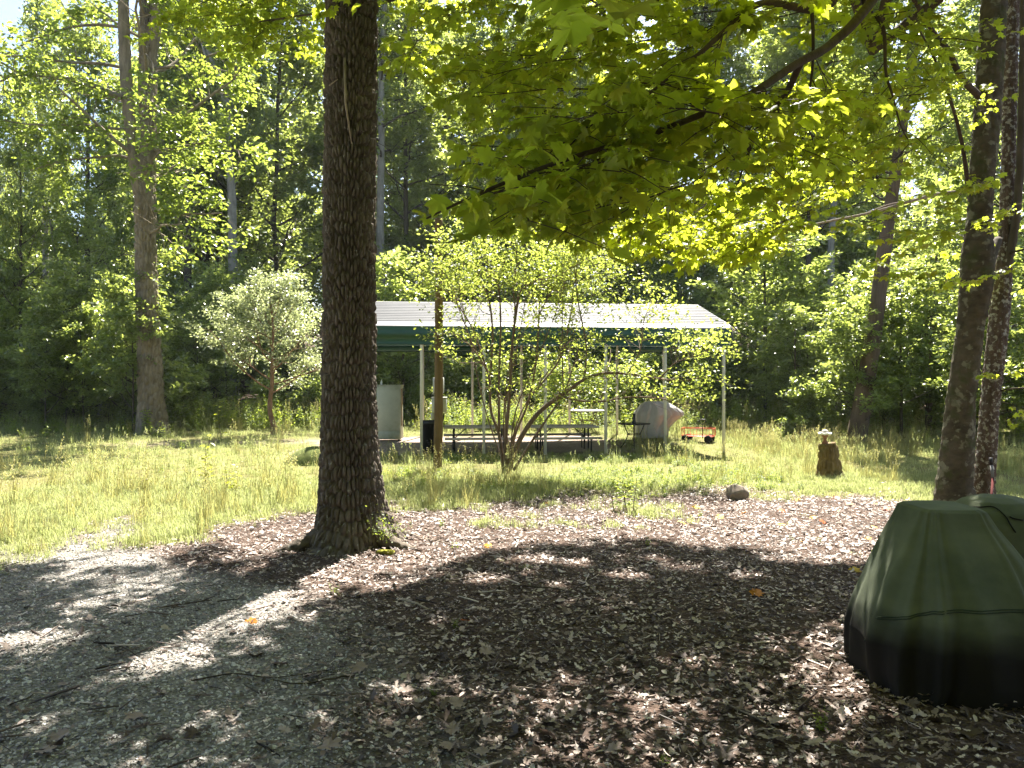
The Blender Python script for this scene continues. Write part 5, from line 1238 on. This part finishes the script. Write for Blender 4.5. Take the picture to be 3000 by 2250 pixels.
T = leaves((BV, BF), np.c_[x, y, gz(x, y) + .016 + rng.uniform(0, .012, n)], np.c_[rng.normal(0, .1, (n, 2)), np.ones(n)], np.c_[np.cos(a), np.sin(a), rng.normal(0, .06, n)], L, 1.0, rng.random(n) ** 1.5)
tl = link('twig_litter', mesh('twig_litter', T[0], T[1], M['litter'], T[2])); tag(tl, 'broken twigs scattered among the dead leaves', 'twig litter', kind='stuff')
# gravel
M['gravel'] = littermat('gravel_stone', [(0, (.12, .115, .11)), (.5, (.32, .305, .29)), (1, (.58, .56, .54))], 0.0, .25)
gvk = []
for q in range(6):
    v = rng.normal(0, 1, (14, 3)); v = unit(v) * rng.uniform(.75, 1.1, (14, 1)) * [1, .8, .5]
    import bmesh
    bm = bmesh.new(); [bm.verts.new(c_) for c_ in v]; bmesh.ops.convex_hull(bm, input=bm.verts); me = bpy.data.meshes.new('pebble'); bm.to_mesh(me); bm.free()
    a_ = me.attributes.new('tint', 'FLOAT', 'POINT'); a_.data.foreach_set('value', np.full(len(me.vertices), (q + .5) / 6, np.float32)); me.materials.append(M['gravel']); gvk.append(me)
n = 60000
y = 3.4 + 8.2 * rng.random(n) ** 1.15; x = rng.uniform(-.74, .35, n) * y; k = rng.random(n) < np.clip(gravelmask(x, y) * 1.0 + .06, 0, 1); x, y = x[k], y[k]; n = len(x)
scatter('gravel', np.c_[x, y, gz(x, y) + .002], rng.random((n, 3)) * [.6, .6, 6.28], np.clip(rng.lognormal(np.log(.011), .4, n), .005, .028), rng.integers(0, 6, n), gvk, 'loose grey gravel of the drive in the left foreground', 'gravel', [M['gravel']])
print('gravel', n)
def stick(L, r, label, mat='deadwood', name='fallen_twig', group=None):
    pt_ = [G(a_, b_) + [0, 0, r + .006 + .012 * (i % 2)] for i, (a_, b_) in enumerate(L)]
    c = catmull(pt_, 4); c[:, 2] += rng.normal(0, .003, len(c)); o_ = thing(name, label, 'twig', pt_[0], group=group)
    part('stick', tube(c, np.linspace(r, r * .5, len(c)), 7), M[mat], o_, True)
    q = c[len(c) // 2]; d = unit(c[-1] - c[0]); part('side_shoot', tube([q, q + (d * .5 + np.array([d[1], -d[0], .12]) * .6) * .12], [r * .5, r * .2], 5), M[mat], o_)
stick([(560, 2000), (680, 1985), (800, 1992), (960, 1975)], .006, 'long thin twig lying across the shaded gravel', 'twig')
stick([(1180, 1765), (1220, 1780), (1255, 1795)], .017, 'short thick pale stick on dark litter right of the oak shadow')
stick([(290, 1890), (340, 1900), (420, 1935)], .008, 'bent dark twig in the gravel near a patch of sun', 'twig')
stick([(1040, 1985), (960, 2000), (870, 2010), (800, 2003)], .007, 'forked brown twig on gravel at the lower middle', 'twig')
stick([(1500, 1720), (1600, 1730), (1720, 1745), (1800, 1735)], .008, 'straight thin stick on the dark leaf litter', 'twig')
stick([(2060, 2050), (2160, 2090), (2280, 2150)], .008, 'slender pale stick on the litter before the green cover')
stick([(1300, 1710), (1420, 1690), (1480, 1680)], .009, 'pale stick at the edge of the sunny litter')
stick([(1180, 1560), (1250, 1585), (1330, 1600)], .010, 'fallen twig beside the root of the big oak')
stick([(620, 1760), (560, 1775), (470, 1785)], .007, 'fine twig on gravel left of the oak shadow', 'twig')

# ------------------------------------------------------------------ haze in the air of the clearing
m, t, o = nt('thin_haze')
pv = N(t, 'VolumePrincipled'); pv.inputs['Color'].default_value = (.86, .92, 1.0, 1); pv.inputs['Density'].default_value = .00022; pv.inputs['Anisotropy'].default_value = .2
t.links.new(pv.outputs[0], o.inputs['Volume'])
zhi = 46.0; zlo = float(GZ.min()) - 1.0
hz_ = link('haze', mesh('haze', *box(0, (gy[-1] + gy[0]) / 2, (zhi + zlo) / 2, gx[-1] - gx[0] + 20, gy[-1] - gy[0] + 20, zhi - zlo), m)); tag(hz_, 'thin sunlit haze between the trees', 'haze', kind='stuff')
cy.volume_bounces = 0
print('haze', gx[0], gx[-1], gy[0], gy[-1], zlo, GZ.max())
